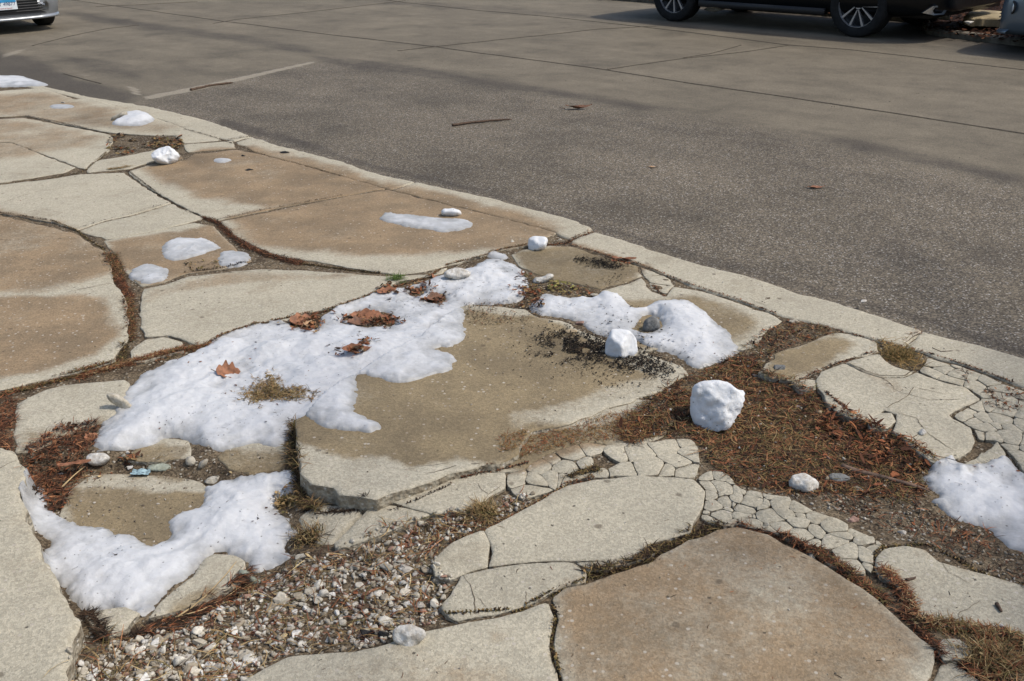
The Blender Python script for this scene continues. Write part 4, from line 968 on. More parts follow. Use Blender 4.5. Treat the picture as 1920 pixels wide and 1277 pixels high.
P5 = P5[road_st(P5)[:, 1] > .02] if len(P5) else P5
grains('grit', P5, np.full(len(P5), ROAD_Z), (.0015, .006), DULL, 'grit swept against the road side of the kerb', 6)
P5 = road_xy(np.stack([RNG.uniform(-1, 9, 1500), RNG.uniform(.15, 6.5, 1500)], 1))
grains('grit', P5, np.full(len(P5), ROAD_Z), (.0012, .005), DULL + [(.05,.04,.03)] * 6, 'loose grit and specks on the street', 7)

# ------------------------------------------------------------------ leaf litter, needles, moss
RUST = [(.25,.095,.045),(.18,.07,.036),(.31,.15,.072),(.10,.045,.027),(.07,.034,.022)]
TAN = [(.36,.25,.12),(.44,.33,.17),(.26,.17,.08),(.20,.12,.06)]
DARK = [(.035,.024,.017),(.05,.033,.022),(.075,.045,.028),(.022,.017,.013)]
OLIVE = [(.15,.115,.045),(.20,.14,.06),(.10,.085,.035),(.26,.17,.075)]
BLACK = [(.010,.009,.008),(.018,.015,.013),(.03,.024,.018)]
class Litter:
    def __init__(s): s.V, s.F, s.C, s.n = [], [], [], 0
    def add(s, V, F, C): s.V.append(V); s.F.append(F + s.n); s.C.append(C); s.n += len(V)
    def blades(s, P, L, W, pal, seed, lift=.004, elev=.25, head=None, hs=3.0, base=None):
        r = np.random.default_rng(abs(seed)); N = len(P)
        if not N: return
        z0 = surf(P) if base is None else base
        Ln = r.uniform(*L, N); h = (r.uniform(0, 6.28, N) if head is None else head + r.normal(0, hs, N))
        e = np.abs(r.normal(0, elev, N)); cv = r.normal(0, .9, N); lf = r.random(N) * lift
        p = np.c_[P, z0 + lf]; rows = []; st = 4
        wd = W * r.uniform(.6, 1.3, N)
        for k in range(st):
            n_ = np.c_[-np.sin(h), np.cos(h), np.zeros(N)]; ww = wd * (1.0, 1.0, .8, .3)[k] / 2
            tw = r.normal(0, .25, N) * ww
            rows += [p + n_ * ww[:, None] + np.c_[np.zeros((N, 2)), tw], p - n_ * ww[:, None] - np.c_[np.zeros((N, 2)), tw]]
            dl = Ln / (st - 1)
            p = p + np.c_[np.cos(h) * np.cos(e) * dl, np.sin(h) * np.cos(e) * dl, np.sin(e) * dl]; h = h + cv / 3; e = e - .28 * np.abs(e) - .06
        V = np.stack(rows, 1); V[:, :, 2] = np.maximum(V[:, :, 2], (z0 + .0008)[:, None])
        f = np.array([(2 * k, 2 * k + 1, 2 * k + 3, 2 * k + 2) for k in range(st - 1)])
        F = (np.arange(N)[:, None, None] * 8 + f[None]).reshape(-1, 4)
        C = np.array(pal)[r.integers(len(pal), size=N)] * r.uniform(.7, 1.3, N)[:, None]
        s.add(V.reshape(-1, 3), F, np.repeat(C, 8, 0))
    def flakes(s, P, L, pal, seed, lift=.006, asp=(.35, .7), base=None, tilt=.35):
        r = np.random.default_rng(abs(seed)); N = len(P)
        if not N: return
        z0 = surf(P) if base is None else base
        Ln = r.uniform(*L, N); a = r.uniform(0, 6.28, N); A = r.uniform(*asp, N); bend = r.normal(0, .28, N)
        uv = np.array([(-.5, 0), (-.22, -.42), (.2, -.5), (.5, -.1), (.22, .42), (-.2, .5)])
        x = Ln[:, None] * uv[:, 0] * r.uniform(.75, 1.25, (N, 6)); y = (Ln * A)[:, None] * uv[:, 1] * r.uniform(.6, 1.3, (N, 6))
        zz = bend[:, None] * (y ** 2 / (Ln * A)[:, None] * 2 + x ** 2 / Ln[:, None]) * 1.5 + np.tan(np.clip(r.normal(0, tilt, N), -1, 1))[:, None] * x * .6 + np.tan(np.clip(r.normal(0, tilt, N), -1, 1))[:, None] * y * .6
        zz -= zz.min(1)[:, None]
        ca, sa = np.cos(a)[:, None], np.sin(a)[:, None]
        V = np.stack([P[:, :1] + x * ca - y * sa, P[:, 1:] + x * sa + y * ca, (z0 + r.random(N) * lift + .0008)[:, None] + zz], -1)
        f = np.array([(0, 1, 2, 3), (0, 3, 4, 5)])
        F = (np.arange(N)[:, None, None] * 6 + f[None]).reshape(-1, 4)
        C = np.array(pal)[r.integers(len(pal), size=N)] * r.uniform(.7, 1.3, N)[:, None]
        s.add(V.reshape(-1, 3), F, np.repeat(C, 6, 0))
    def build(s, name, label, cat):
        o = new_obj(name, np.vstack(s.V), np.vstack(s.F), M['litter'], cols=np.vstack(s.C), smooth=False)
        return tag(o, label, cat, kind='stuff')
Z1 = Z1_
Z1b = [(1560,775),(1625,798),(1700,832),(1752,870),(1725,895),(1640,885),(1560,850),(1520,800)]
l = Litter()
P = sample(Z1, 24000, .28, 7, 21); l.blades(P, (.015, .05), .0022, RUST + DARK + OLIVE, 31, .010, .22)
P = sample(Z1, 5200, .33, 6, 22); l.flakes(P, (.005, .015), RUST + DARK * 2 + TAN[2:], 32, .008, (.15, .45))
P = sample(Z1b, 7500, .2, 6, 23); l.flakes(P, (.012, .036), RUST * 2 + [(.28,.115,.05),(.05,.026,.018)], 33, .022, (.12, .34), tilt=.6)
P = sample(Z1, 420, .36, 6, 29); l.flakes(P, (.014, .032), RUST * 2 + DARK[:1], 30, .012, (.2, .45), tilt=.5)
P = sample(Z1, 260, .3, 6, 19); l.blades(P, (.05, .11), .0028, TAN[2:] + DARK, 28, .014, .15)
P = sample([(1190,775),(1262,722),(1300,740),(1295,800),(1240,812)], 16000, .3, 8, 18); l.flakes(P, (.005, .014), DARK * 2, 27, .006)
P = sample([(1180,790),(1330,830),(1440,880),(1560,860),(1480,810),(1380,740),(1300,790)], 3500, .45, 6, 24); l.blades(P, (.03, .08), .0018, OLIVE + TAN, 34, .012, .2)
P = sample([(1440,920),(1560,912),(1735,935),(1765,962),(1880,1030),(1960,1050),(1960,1120),(1880,1080),(1740,1025),(1600,970),(1500,940)], 3600, .42, 7, 25); l.blades(P, (.01, .04), .002, RUST + DARK, 35, .008); l.flakes(P[::3], (.005, .014), RUST + DARK * 2, 36)
P = sample([(1740,990),(1800,985),(1870,1010),(1850,1050),(1780,1030)], 7000, .3, 8, 26); l.blades(P, (.015, .05), .002, RUST + DARK, 37, .02, .3)
l.build('leaf_litter', 'reddish brown leaf litter and needles around the largest block of ice', 'leaf litter')
l = Litter()
P = sample([(1395,650),(1430,620),(1480,602),(1550,612),(1565,625),(1500,645),(1452,662),(1425,695),(1400,700)], 12000, .3, 8, 27); l.blades(P, (.012, .035), .002, RUST + DARK + OLIVE, 38, .008); l.flakes(P[::3], (.006, .016), RUST + DARK, 39)
P = sample([(1640,642),(1660,638),(1700,650),(1735,678),(1738,692),(1710,695),(1678,688),(1655,670)], 14000, .2, 8, 28); l.blades(P, (.02, .05), .0018, OLIVE + [(.30,.18,.07),(.36,.23,.09)], 40, .012, .35)
P = sample([(1700,622),(1735,620),(1700,648),(1690,650)], 9000, .3, 9, 28); l.blades(P, (.015, .03), .0018, OLIVE + RUST, 41)
P = sample([(1795,686),(1830,692),(1815,716),(1800,708)], 9000, .2, 9, 29); l.blades(P, (.012, .03), .002, RUST + DARK, 42)
P = sample([(1840,735),(1880,725),(1990,760),(1990,800),(1880,770),(1850,760)], 9000, .3, 9, 29); l.blades(P, (.012, .035), .002, RUST + DARK, 43); l.flakes(P[::3], (.006, .016), RUST + DARK, 44)
for ln, wp, dn in (([(1071,461),(1119,476),(1200,498),(1254,520),(1313,542),(1379,564),(1457,591)], 5, 700), ([(1564,617),(1652,643),(1711,657),(1808,687),(1896,720)], 5, 700), ([(1550,690),(1583,678),(1640,662)], 6, 700), ([(1500,712),(1540,695),(1580,678)], 5, 700),
                   ([(1545,745),(1592,786),(1632,790),(1690,825),(1750,870)], 7, 900), ([(1025,460),(1060,457),(1110,435)], 9, 1500), ([(1225,535),(1245,555)], 5, 900)):
    P = sample_line(ln, wp, dn); l.blades(P, (.005, .016), .002, DARK * 2 + RUST, 45, .003, .08); l.flakes(P[::3], (.004, .011), DARK + RUST, 46)
P = sample([(1140,484),(1165,484),(1185,494),(1175,500),(1150,493)], 9000, .2, 9, 12); l.flakes(P, (.006, .015), [(.22,.05,.03)] + RUST, 47)
l.build('leaf_litter', 'brown leaf litter and moss along the inner side of the kerb', 'leaf litter')
l = Litter()
for ln, wp, dn, pal in (([(383,408),(408,418),(434,443),(455,458)], 9, 2600, RUST + DARK * 2), ([(455,458),(500,478),(567,495)], 11, 3400, RUST + DARK * 2), ([(567,495),(656,508),(712,513)], 5, 2200, DARK * 2 + OLIVE),
        ([(207,478),(220,505),(226,530)], 15, 4200, RUST + DARK + OLIVE), ([(222,520),(235,548),(246,558)], 12, 4200, RUST * 2 + DARK), ([(240,560),(246,600),(246,640)], 10, 2600, RUST + DARK + OLIVE), ([(235,650),(228,680)], 11, 2500, OLIVE + DARK),
        ([(-60,762),(0,742),(60,728),(140,706),(215,684)], 9, 2600, OLIVE * 2 + RUST + DARK), ([(150,708),(225,685),(270,680),(310,668)], 12, 4200, RUST * 2 + TAN), ([(300,672),(350,656),(393,648)], 13, 3800, RUST * 2 + OLIVE), ([(393,645),(440,622),(500,604),(560,592)], 7, 2200, OLIVE + RUST + DARK),
        ([(560,595),(650,572),(720,545),(810,518),(840,500)], 6, 1800, OLIVE + DARK + RUST), ([(100,418),(147,435),(165,450),(195,468)], 5, 1200, DARK + OLIVE), ([(0,401),(100,417)], 4, 700, DARK),
        ([(240,322),(300,369),(345,393),(385,410)], 4, 700, DARK), ([(0,345),(93,335),(147,325),(165,315),(200,288)], 5, 900, DARK + OLIVE), ([(48,218),(95,228),(150,240),(205,252)], 5, 800, DARK), ([(205,318),(225,316),(242,312)], 9, 1800, OLIVE + TAN),
        ([(408,414),(494,396),(534,388),(640,368)], 3, 420, DARK), ([(444,274),(480,287),(560,308),(640,331)], 2.5, 300, DARK), ([(345,242),(400,257),(444,273)], 4, 500, DARK), ([(410,266),(470,258)], 4, 800, DARK + OLIVE)
        , ([(840,500),(905,484),(940,470),(990,461)], 6, 1500, DARK + RUST + OLIVE), ([(347,513),(414,505),(472,492)], 4, 900, DARK), ([(300,370),(320,381)], 3, 200, DARK), ([(143,432),(202,413),(242,405),(292,390),(322,381)], 2, 160, DARK)):
    P = sample_line(ln, wp, dn); thin = wp < 8; l.blades(P[::2] if thin else P, (.005, .015) if thin else (.008, .032), .0019, pal, 51 + int(ln[0][0]), .003 if thin else .008, .08 if thin else .25); l.flakes(P if thin else P[::3], (.003, .009) if thin else (.004, .012), pal, 52 + int(ln[0][0]))
P = sample([(203,260),(225,253),(290,258),(340,258),(344,275),(330,284),(290,280),(225,292),(202,286)], 2600, .3, 4, 13); l.flakes(P, (.012, .04), DARK + OLIVE + TAN[2:] + RUST[:2], 60, .02); l.blades(P[::2], (.02, .06), .004, TAN + DARK, 61, .015)
P = sample([(345,492),(420,488),(412,502),(350,510)], 2600, .3, 6, 14); l.flakes(P, (.008, .02), OLIVE + TAN[2:] + DARK, 62)
l.build('leaf_litter', 'dead needles and moss filling the cracks of the pavement on the left', 'leaf litter')
l = Litter()
P = sample([(48,895),(50,850),(110,800),(185,790),(180,845),(150,875),(170,885),(140,910),(125,950),(95,960),(60,930)], 22000, .22, 8, 15); l.blades(P, (.015, .045), .0021, RUST * 2 + DARK, 63, .014, .25); l.flakes(P[::4], (.008, .022), RUST + DARK, 64)
P = sample([(-60,760),(20,745),(32,760),(28,840),(-60,850)], 22000, .2, 8, 15); l.blades(P, (.02, .05), .0021, RUST * 3 + DARK, 65, .012, .25)
P = sample([(300,1170),(420,1112),(465,1088),(560,1045),(560,1075),(470,1130),(380,1180),(300,1200),(220,1200)], 6500, .4, 8, 16); l.blades(P, (.02, .05), .0021, RUST + DARK + TAN[2:], 66, .010, .12, head=.55, hs=1.0)
P = sample_line([(255,1192),(330,1170),(420,1115),(460,1090)], 11, 3200); l.blades(P, (.02, .055), .002, DARK * 2 + RUST, 67, .010, .08, head=.55, hs=.5)
P = sample_line([(160,1150),(205,1196),(260,1195)], 7, 2200); l.blades(P, (.015, .04), .002, DARK, 68)
P = sample(GB, 3600, .36, 6, 17); l.blades(P, (.02, .07), .0022, TAN + RUST + OLIVE, 69, .012, .25); l.flakes(P[::6], (.008, .02), RUST + TAN, 70)
P = sample([(560,1010),(640,1020),(740,995),(840,960),(900,955),(860,1010),(740,1040),(620,1075),(540,1075)], 4800, .38, 7, 18); l.blades(P, (.02, .06), .002, RUST + TAN + DARK, 71, .016, .3)
P = sample([(865,985),(900,950),(950,930),(985,925),(985,945),(930,975),(880,1000)], 7000, .3, 8, 19); l.blades(P, (.02, .05), .0018, OLIVE + TAN, 72, .014, .3)
P = sample([(545,985),(580,990),(600,1020),(585,1045),(545,1040)], 8000, .25, 8, 20); l.blades(P, (.015, .04), .0018, OLIVE + DARK + TAN, 73, .016, .35)
P = sample([(518,925),(545,920),(560,945),(540,970),(520,962)], 9000, .25, 8, 20); l.flakes(P, (.006, .018), TAN + OLIVE, 74, .02)
P = sample([(240,862),(300,866),(420,880),(540,885),(545,900),(480,888),(400,905),(330,890),(240,884),(130,912),(110,900),(170,878)], 3800, .38, 7, 30); l.blades(P, (.015, .04), .002, RUST + OLIVE + DARK, 75); l.flakes(P[::4], (.006, .018), TAN + RUST, 76)
P = sample_line([(552,800),(548,850),(560,900),(566,945),(590,925)], 9, 2600); l.blades(P, (.015, .045), .002, DARK + OLIVE + TAN[2:], 77, .02, .4)
P = sample_line([(600,928),(690,953)], 5, 1500); l.blades(P, (.01, .025), .0018, DARK, 78)
l.build('leaf_litter', 'dead needles, straw and leaf scraps over the gravel and the sunken corner', 'leaf litter')
l = Litter()
P = sample([(936,848),(938,818),(985,808),(1060,806),(1150,775),(1200,772),(1245,770),(1240,815),(1190,832),(1110,826),(1020,848),(985,858)], 26000, .18, 7, 40); l.blades(P, (.008, .024), .0018, [(.16,.09,.03),(.20,.115,.042),(.12,.07,.025),(.24,.15,.06)] + RUST[:2], 81, .008, .4)
for ln, wp, dn, pal in (([(731,934),(772,924),(845,894)], 2.5, 500, DARK), ([(866,883),(990,868)], 5, 900, RUST + DARK),
        ([(1100,1080),(1150,1064),(1200,1052),(1240,1030)], 14, 4200, DARK * 2 + OLIVE), ([(1225,1030),(1290,1000),(1345,985)], 15, 4200, DARK * 2 + OLIVE), ([(836,1160),(970,1142),(1030,1118),(1100,1092)], 5, 1100, DARK + OLIVE), ([(1036,1130),(1042,1160),(1033,1209),(1050,1265)], 6, 1300, DARK + OLIVE),
        ([(1385,985),(1470,1012),(1530,1045)], 8, 2200, RUST + DARK), ([(1525,1040),(1600,1085),(1660,1130)], 12, 3600, RUST * 2 + DARK + OLIVE), ([(1655,1070),(1690,1110),(1715,1160)], 15, 4200, RUST * 2 + TAN), ([(1690,1150),(1740,1200),(1760,1235)], 10, 2600, RUST + DARK), ([(1720,1170),(1800,1182),(1884,1195),(1960,1225)], 16, 4200, RUST + OLIVE + TAN),
        ([(845,1018),(915,993),(1011,940),(1064,912),(1110,900)], 7, 1500, TAN + RUST + DARK), ([(1070,893),(1120,880)], 9, 2500, DARK + OLIVE), ([(1800,1240),(1880,1290)], 12, 2600, RUST + DARK), ([(1640,1040),(1660,1028),(1740,1022),(1830,1070),(1950,1112)], 6, 1200, OLIVE + DARK)):
    P = sample_line(ln, wp, dn); thin = wp < 8; l.blades(P[::2] if thin else P, (.005, .015) if thin else (.008, .032), .0019, pal, 82 + int(ln[0][0]), .003 if thin else .009, .08 if thin else .25); l.flakes(P if thin else P[::3], (.003, .009) if thin else (.004, .012), pal, 83 + int(ln[0][0]))
P = sample([(1815,1190),(1900,1205),(1990,1240),(1990,1330),(1900,1330),(1830,1290),(1800,1240)], 7500, .3, 7, 41); l.blades(P, (.03, .08), .0018, OLIVE + TAN + RUST, 91, .02, .35)
for zz in CW[:3]:
    P = sample(None, 2200, .3, 9, 45, world=zz); l.blades(P, (.004, .012), .0016, DARK + OLIVE, 92, .001, .1, base=np.full(len(P), -.004))
l.build('leaf_litter', 'moss and dead needles in the cracks around the front slabs', 'leaf litter')
l = Litter()
for cx_, cy_, sx_, sy_, n_ in ((1085,650,34,13,1500),(1130,660,50,14,1500),(1190,680,36,12,1000),(1235,692,22,9,420),(1060,668,30,10,400),(1120,650,90,34,700),(1050,635,26,10,350)):
    q = np.stack([RNG.normal(cx_, sx_, n_), RNG.normal(cy_, sy_, n_)], 1); P = pix(q); P = P[vnoise(P[:, 0] * 22, P[:, 1] * 22, 4) > .34]
    l.flakes(P, (.003, .012), BLACK * 6 + DARK[:2] + [(.30,.25,.18)], 101 + n_, .007)
P = sample([(1000,600),(1120,640),(1250,700),(1180,735),(1080,720),(960,660),(880,590)], 2600, .40, 6, 51); l.flakes(P, (.003, .009), BLACK * 3 + DARK + TAN[2:], 102, .002)
for cx_, cy_, sx_, sy_, n_ in ((1128,492,16,5,420),(1150,499,12,3,200),(1092,486,10,3,130),(1150,525,14,6,60)):
    q = np.stack([RNG.normal(cx_, sx_, n_), RNG.normal(cy_, sy_, n_)], 1); l.flakes(pix(q), (.004, .012), BLACK, 900 + n_, .004)
P = sample([(868,578),(900,568),(985,568),(1010,580),(1020,598),(985,605),(930,612),(880,610)], 10000, .28, 9, 52); l.flakes(P, (.003, .009), DARK * 2 + OLIVE + TAN[2:], 103, .010); l.blades(P[::3], (.008, .02), .0018, DARK + RUST, 104, .014, .4)
P = sample([(985,515),(998,510),(1010,535),(1100,540),(1120,552),(1080,558),(1030,552),(1000,560),(985,545)], 6000, .3, 8, 53); l.flakes(P, (.006, .02), RUST + DARK + OLIVE, 105, .014); l.blades(P[::3], (.015, .04), .002, TAN + OLIVE, 106, .01)
P = sample([(1030,530),(1075,535),(1085,548),(1050,552),(1025,545)], 5000, .2, 8, 54); l.flakes(P, (.012, .028), [(.24,.22,.07),(.30,.24,.09),(.17,.15,.05)], 107, .016)
P = sample([(1195,608),(1210,603),(1215,622),(1195,622)], 6000, .1, 8, 55); l.flakes(P, (.006, .015), TAN + OLIVE, 108, .008)
P = sample([(720,560),(860,500),(980,480),(1000,560),(870,560),(800,600),(720,620)], 900, .4, 8, 56); l.blades(P, (.006, .02), .002, DARK, 109, .001, .05)
P = sample([(1680,760),(1580,690),(1820,760),(1830,850),(1750,860)], 120, 0, 8, 57); l.blades(P, (.006, .02), .0018, DARK, 110, .001, .05)
P = sample([(830,1060),(1300,900),(1900,1100),(1700,1280),(500,1280)], 60, 0, 8, 58); l.blades(P, (.006, .02), .0018, DARK + RUST, 111, .001, .05)
P = np.vstack([sample([(200,830),(300,690),(560,610),(860,600),(860,640),(650,720),(650,790),(420,835)], 700, .50, 7, 59), sample([(90,1050),(200,990),(540,890),(550,1000),(270,1150)], 600, .50, 7, 60), sample([(1740,900),(1890,860),(1950,900),(1950,1030)], 800, .48, 7, 61), sample([(1000,570),(1300,570),(1380,650),(1310,685)], 600, .50, 7, 62)])
l.flakes(P, (.002, .005), BLACK + DARK + OLIVE, 112, .0005, tilt=.1); l.flakes(P[::9], (.006, .013), DARK + RUST, 113, .0005, tilt=.2); l.blades(P[::6], (.008, .025), .0013, DARK, 113, .001, .05)
l.build('dark_debris', 'black flakes of rotted leaves and specks by the snow', 'debris')

l = Litter()
for cx_, cy_, sx_, sy_, n_ in ((572,606,16,8,150),(592,610,9,6,80),(692,600,26,7,220),(720,600,14,5,90),(780,548,8,5,60),(820,561,10,6,90),(668,660,15,4,60),(690,640,10,4,40),(790,540,10,4,50),(985,545,10,14,120),(1005,565,8,6,70),(730,545,14,5,80),(245,860,6,4,30)):
    q = np.stack([RNG.normal(cx_, sx_, n_), RNG.normal(cy_, sy_, n_)], 1); P = np.array([at(*p)[:2] for p in q[::4]]); P = np.repeat(P, 4, 0) + RNG.normal(0, .008, (len(P) * 4, 2))
    l.flakes(P, (.008, .026), RUST * 2 + DARK[1:] + TAN[2:], 400 + n_, .008, (.2, .6), tilt=.45); l.blades(P[::2], (.012, .035), .0019, RUST + DARK + OLIVE, 401 + n_, .006, .3)
l.build('leaf_litter', 'clumps of broken rust coloured leaves melted into the snow', 'leaf litter')

# ------------------------------------------------------------------ single leaves, sticks, straws, scraps
def leafmesh(L, Wd, lobes, seed, curl):
    r = np.random.default_rng(seed); n = 44; V = []; t = np.linspace(0, 1, n)
    half = Wd * np.sin(np.pi * np.clip(t, .01, .99) ** .8) ** .75 * (1 + lobes * np.sin(t * 3.5 * 2 * np.pi) * .35) * .5
    rows = []
    for f in (-1, -.5, 0, .5, 1):
        x = (t - .5) * L; y = half * f
        z = curl * ((y / (Wd * .5)) ** 2 * Wd * .16 + .35 * (x ** 2) / L) + L * .03 * np.sin(t * 7 + f * 2 + seed) + r.normal(0, L * .004, n) - (f == 0) * L * .01
        rows.append(np.c_[x, y, z])
    V = np.vstack(rows); F = [(a * n + i, a * n + i + 1, (a + 1) * n + i + 1, (a + 1) * n + i) for a in range(4) for i in range(n - 1)]
    V[:, 2] -= V[:, 2].min(); return V, F
def leaf(px, size, rz, mat, label, seed, wr=.55, lobes=.5, curl=.7, tilt=(0, 0), road=False):
    if road: p = np.r_[pix([px], ROAD_Z)[0], ROAD_Z + .003]
    else: p = at(*px)
    sc = size / px_per_m(p[:2], p[2])
    V, F = leafmesh(sc, sc * wr, lobes, seed, curl)
    o = new_obj('leaf', V, F, M[mat], origin=(0, 0, 0)); o.location = (p[0], p[1], p[2] + .002); o.rotation_euler = (*tilt, rz)
    st_ = tube(np.array([(-.5 * sc, 0, .003), (-.62 * sc, .02 * sc, .008), (-.72 * sc, .06 * sc, .01)]), sc * .016, 5)
    new_obj('stalk', *st_, M['twig'], parent=o, origin=(0, 0, 0))
    return tag(o, label, 'leaf')
def tube(c, r, k=6, taper=None):
    c = np.asarray(c, float); t = np.gradient(c, axis=0); t /= np.linalg.norm(t, axis=1)[:, None]
    a = np.cross(t, [0, 0, 1.]); a /= np.linalg.norm(a, axis=1)[:, None] + 1e-9; b = np.cross(a, t)
    rr = np.full(len(c), r) if taper is None else np.asarray(taper) * r
    th = np.linspace(0, 2 * np.pi, k, endpoint=False)
    V = (c[:, None] + rr[:, None, None] * (np.cos(th)[None, :, None] * a[:, None] + np.sin(th)[None, :, None] * b[:, None])).reshape(-1, 3)
    F = [(i * k + j, i * k + (j + 1) % k, (i + 1) * k + (j + 1) % k, (i + 1) * k + j) for i in range(len(c) - 1) for j in range(k)]
    F += [tuple(range(k))[::-1], tuple(range((len(c) - 1) * k, len(c) * k))]
    return V, F
leaf((428,700), 44, .2, 'leaf_rust', 'bright rust leaf standing on the middle of the largest snow patch', 1, .8, .6, 1.4, (.5, .2))
leaf((668,660), 56, .3, 'leaf_rust', 'boat shaped curled rust leaf half sunk in the largest snow patch', 2, .42, .2, 1.8, (.35, .1))
leaf((695,598), 80, -.15, 'leaf_rust', 'long dark rust leaf lying in the widest hole of the largest snow patch', 3, .4, .4, 1.0, (.2, 0))
leaf((680,606), 60, .5, 'leaf_dark', 'crumpled brown leaf under the long one in the widest snow hole', 4, .5, .5, 1.0, (.1, .1))
leaf((570,603), 55, .5, 'leaf_rust', 'orange brown leaf at the pavement edge of the largest snow patch', 5, .6, .5, 1.0, (.3, .1))
leaf((582,612), 40, 1.4, 'leaf_tan', 'greenish tan curled leaf beside an orange one at the snow edge', 6, .6, .3, 1.3, (.2, .1))
leaf((725,548), 38, .4, 'leaf_rust', 'rust leaf at the far edge of the snow, by a green sprout', 7, .5, .4, 1.0, (.3, 0))
leaf((780,548), 24, 1.2, 'leaf_rust', 'small red leaf in the smallest snow hole', 8, .7, .4, 1, (.2, 0))
leaf((818,562), 36, .3, 'leaf_dark', 'round dark brown leaf in a snow hole below the cream stone', 9, .8, .2, 1.3, (.2, 0))
leaf((814,520), 20, 1.4, 'leaf_rust', 'small upright rust leaf left of the cream stone', 10, .7, .3, 1, (.7, 0))
leaf((1600,846), 30, .4, 'leaf_tan', 'pale orange leaf on top of the reddish litter', 11, .6, .4, 1, (.3, .1))
leaf((170,822), 30, 1.2, 'leaf_rust', 'orange leaf against the lower left tip of the largest snow patch', 12, .6, .4, 1.2, (.5, .1))
leaf((140,872), 60, .25, 'leaf_rust', 'flat strip of rust leaf among red needles left of a white stone', 13, .25, .1, .5)
leaf((1085,205), 50, .05, 'leaf_dark', 'dark curled leaf on the asphalt, the right of the two dark scraps in the road', 14, .25, .1, 1.2, road=True)
leaf((1530,354), 34, .1, 'leaf_rust', 'orange leaf lying on the asphalt', 15, .3, .2, .8, road=True)
leaf((1224,315), 17, .1, 'leaf_tan', 'small pale tan leaf on the asphalt', 16, .5, .2, .8, road=True)
leaf((768,1024), 45, .15, 'leaf_rust', 'red brown leaf strip on the gravel', 17, .25, .1, .6)
leaf((695,1112), 34, .6, 'leaf_rust', 'rust leaf in the gravel above the angular bluish stone', 18, .3, .2, .6)
leaf((1170,487), 46, -.2, 'leaf_rust', 'dark red leaf strip on the sunken dark slab beside the kerb', 19, .22, .1, .6)
def stick(name, pts, r, mat, label, cat, road=False, jit=.0, group=None, zoff=0):
    c = []
    for q in pts:
        p = np.r_[pix([q], ROAD_Z)[0], ROAD_Z] if road else at(*q)
        c.append(p + [0, 0, r * .9 + zoff])
    c = np.array(c); L = np.r_[0, np.cumsum(np.linalg.norm(np.diff(c, axis=0), axis=1))]; t = np.linspace(0, L[-1], max(8, int(L[-1] / .02)))
    c = np.stack([np.interp(t, L, c[:, i]) for i in range(3)], 1)
    if not road: c[:, 2] = np.maximum(c[:, 2], ground_h(c[:, :2]) + r * .6)
    c[:, 0] += fbm(t, t * 0, 14, 3, 3) * (r * .8 + jit); c[:, 1] += fbm(t, t * 0 + 9, 14, 3, 4) * (r * .8 + jit)
    tp = 1 - .45 * t / t[-1] + .18 * fbm(t, t * 0, 60, 2, 5); tp[-1] *= .4
    V, F = tube(c, r, 8, tp)
    return tag(new_obj(name, V, F, M[mat]), label, cat, group)
stick('branch', [(1580,880),(1640,896),(1690,910),(1742,925)], .0095, 'branch', 'thick dead branch running through the litter into the right hand snow patch', 'branch')
stick('stick', [(850,237),(880,232),(920,228),(958,226)], .011, 'twig', 'long thin stick on the asphalt, left of the two dark scraps in the road', 'stick', True, .01)
stick('stick', [(360,171),(390,163),(436,157)], .014, 'twig', 'dark stick beside the pale concrete strip across the road', 'stick', True, .01)
stick('straw', [(335,1165),(380,1135),(425,1085),(445,1060)], .0022, 'straw', 'longest dry straw leaning over the dark needles toward the gravel', 'straw', zoff=.012)
stick('straw', [(330,1163),(380,1150),(430,1122),(452,1105)], .0018, 'straw', 'dry straw lying along the upper edge of the gravel, below the longest straw', 'straw', zoff=.008)
stick('straw', [(445,1118),(480,1116),(520,1130)], .0022, 'straw', 'short dry straw lying flat on the gravel near the curved snow patch', 'straw', zoff=.008)
stick('straw', [(118,920),(140,898),(162,880)], .0025, 'straw', 'pale dry straw slanting over the red needles on the left', 'straw', zoff=.01)
stick('twig', [(1705,925),(1725,960),(1730,985)], .0014, 'twig', 'thin dark twig curving down from the branch over dark gravel', 'twig', zoff=.006)
stick('twig', [(300,1186),(340,1182),(390,1168)], .002, 'twig', 'thin dark twig in the needles below the long brown wedge of concrete', 'twig', zoff=.01)
stick('twig', [(1700,1090),(1716,1086),(1718,1083)], .004, 'twig', 'short grey twig on the pale slab by the right edge', 'twig')
stick('twig', [(1870,1135),(1880,1150)], .005, 'twig', 'stubby dark twig on the pale slab at the right edge', 'twig')
stick('twig', [(1748,653),(1765,660),(1788,658)], .0018, 'twig', 'thin dark twig on the kerb near the right edge', 'twig')
def tuft(px, rpx, n, pal, label, seed, h=(.03, .06)):
    p = at(*px); r = rpx / px_per_m(p[:2], p[2]); l = Litter()
    P = p[:2] + RNG.normal(0, .5, (n, 2)) * r * [1, .8]
    l.blades(P, h, .0018, pal, seed, .006, .8)
    l.flakes(P[::3], (.005, .014), pal, seed + 1, .015)
    o = new_obj('grass_tuft', np.vstack(l.V), np.vstack(l.F), M['litter'], cols=np.vstack(l.C), smooth=False)
    return tag(o, label, 'grass tuft')
l = Litter()
for cx_, cy_, sx_, sy_, n_ in ((500,735,20,9,420),(530,738,26,6,420),(480,745,12,6,160),(508,718,7,10,160),(560,742,18,5,110)):
    q = np.stack([RNG.normal(cx_, sx_, n_), RNG.normal(cy_, sy_, n_)], 1); P = np.array([at(*p)[:2] for p in q[::3]]); P = np.repeat(P, 3, 0) + RNG.normal(0, .006, (len(P) * 3, 2))
    l.blades(P, (.012, .034), .0018, TAN * 2 + OLIVE + DARK[:1], 201 + n_, .004, .35); l.flakes(P[::2], (.004, .013), TAN[2:] + OLIVE + TAN, 301 + n_, .004)
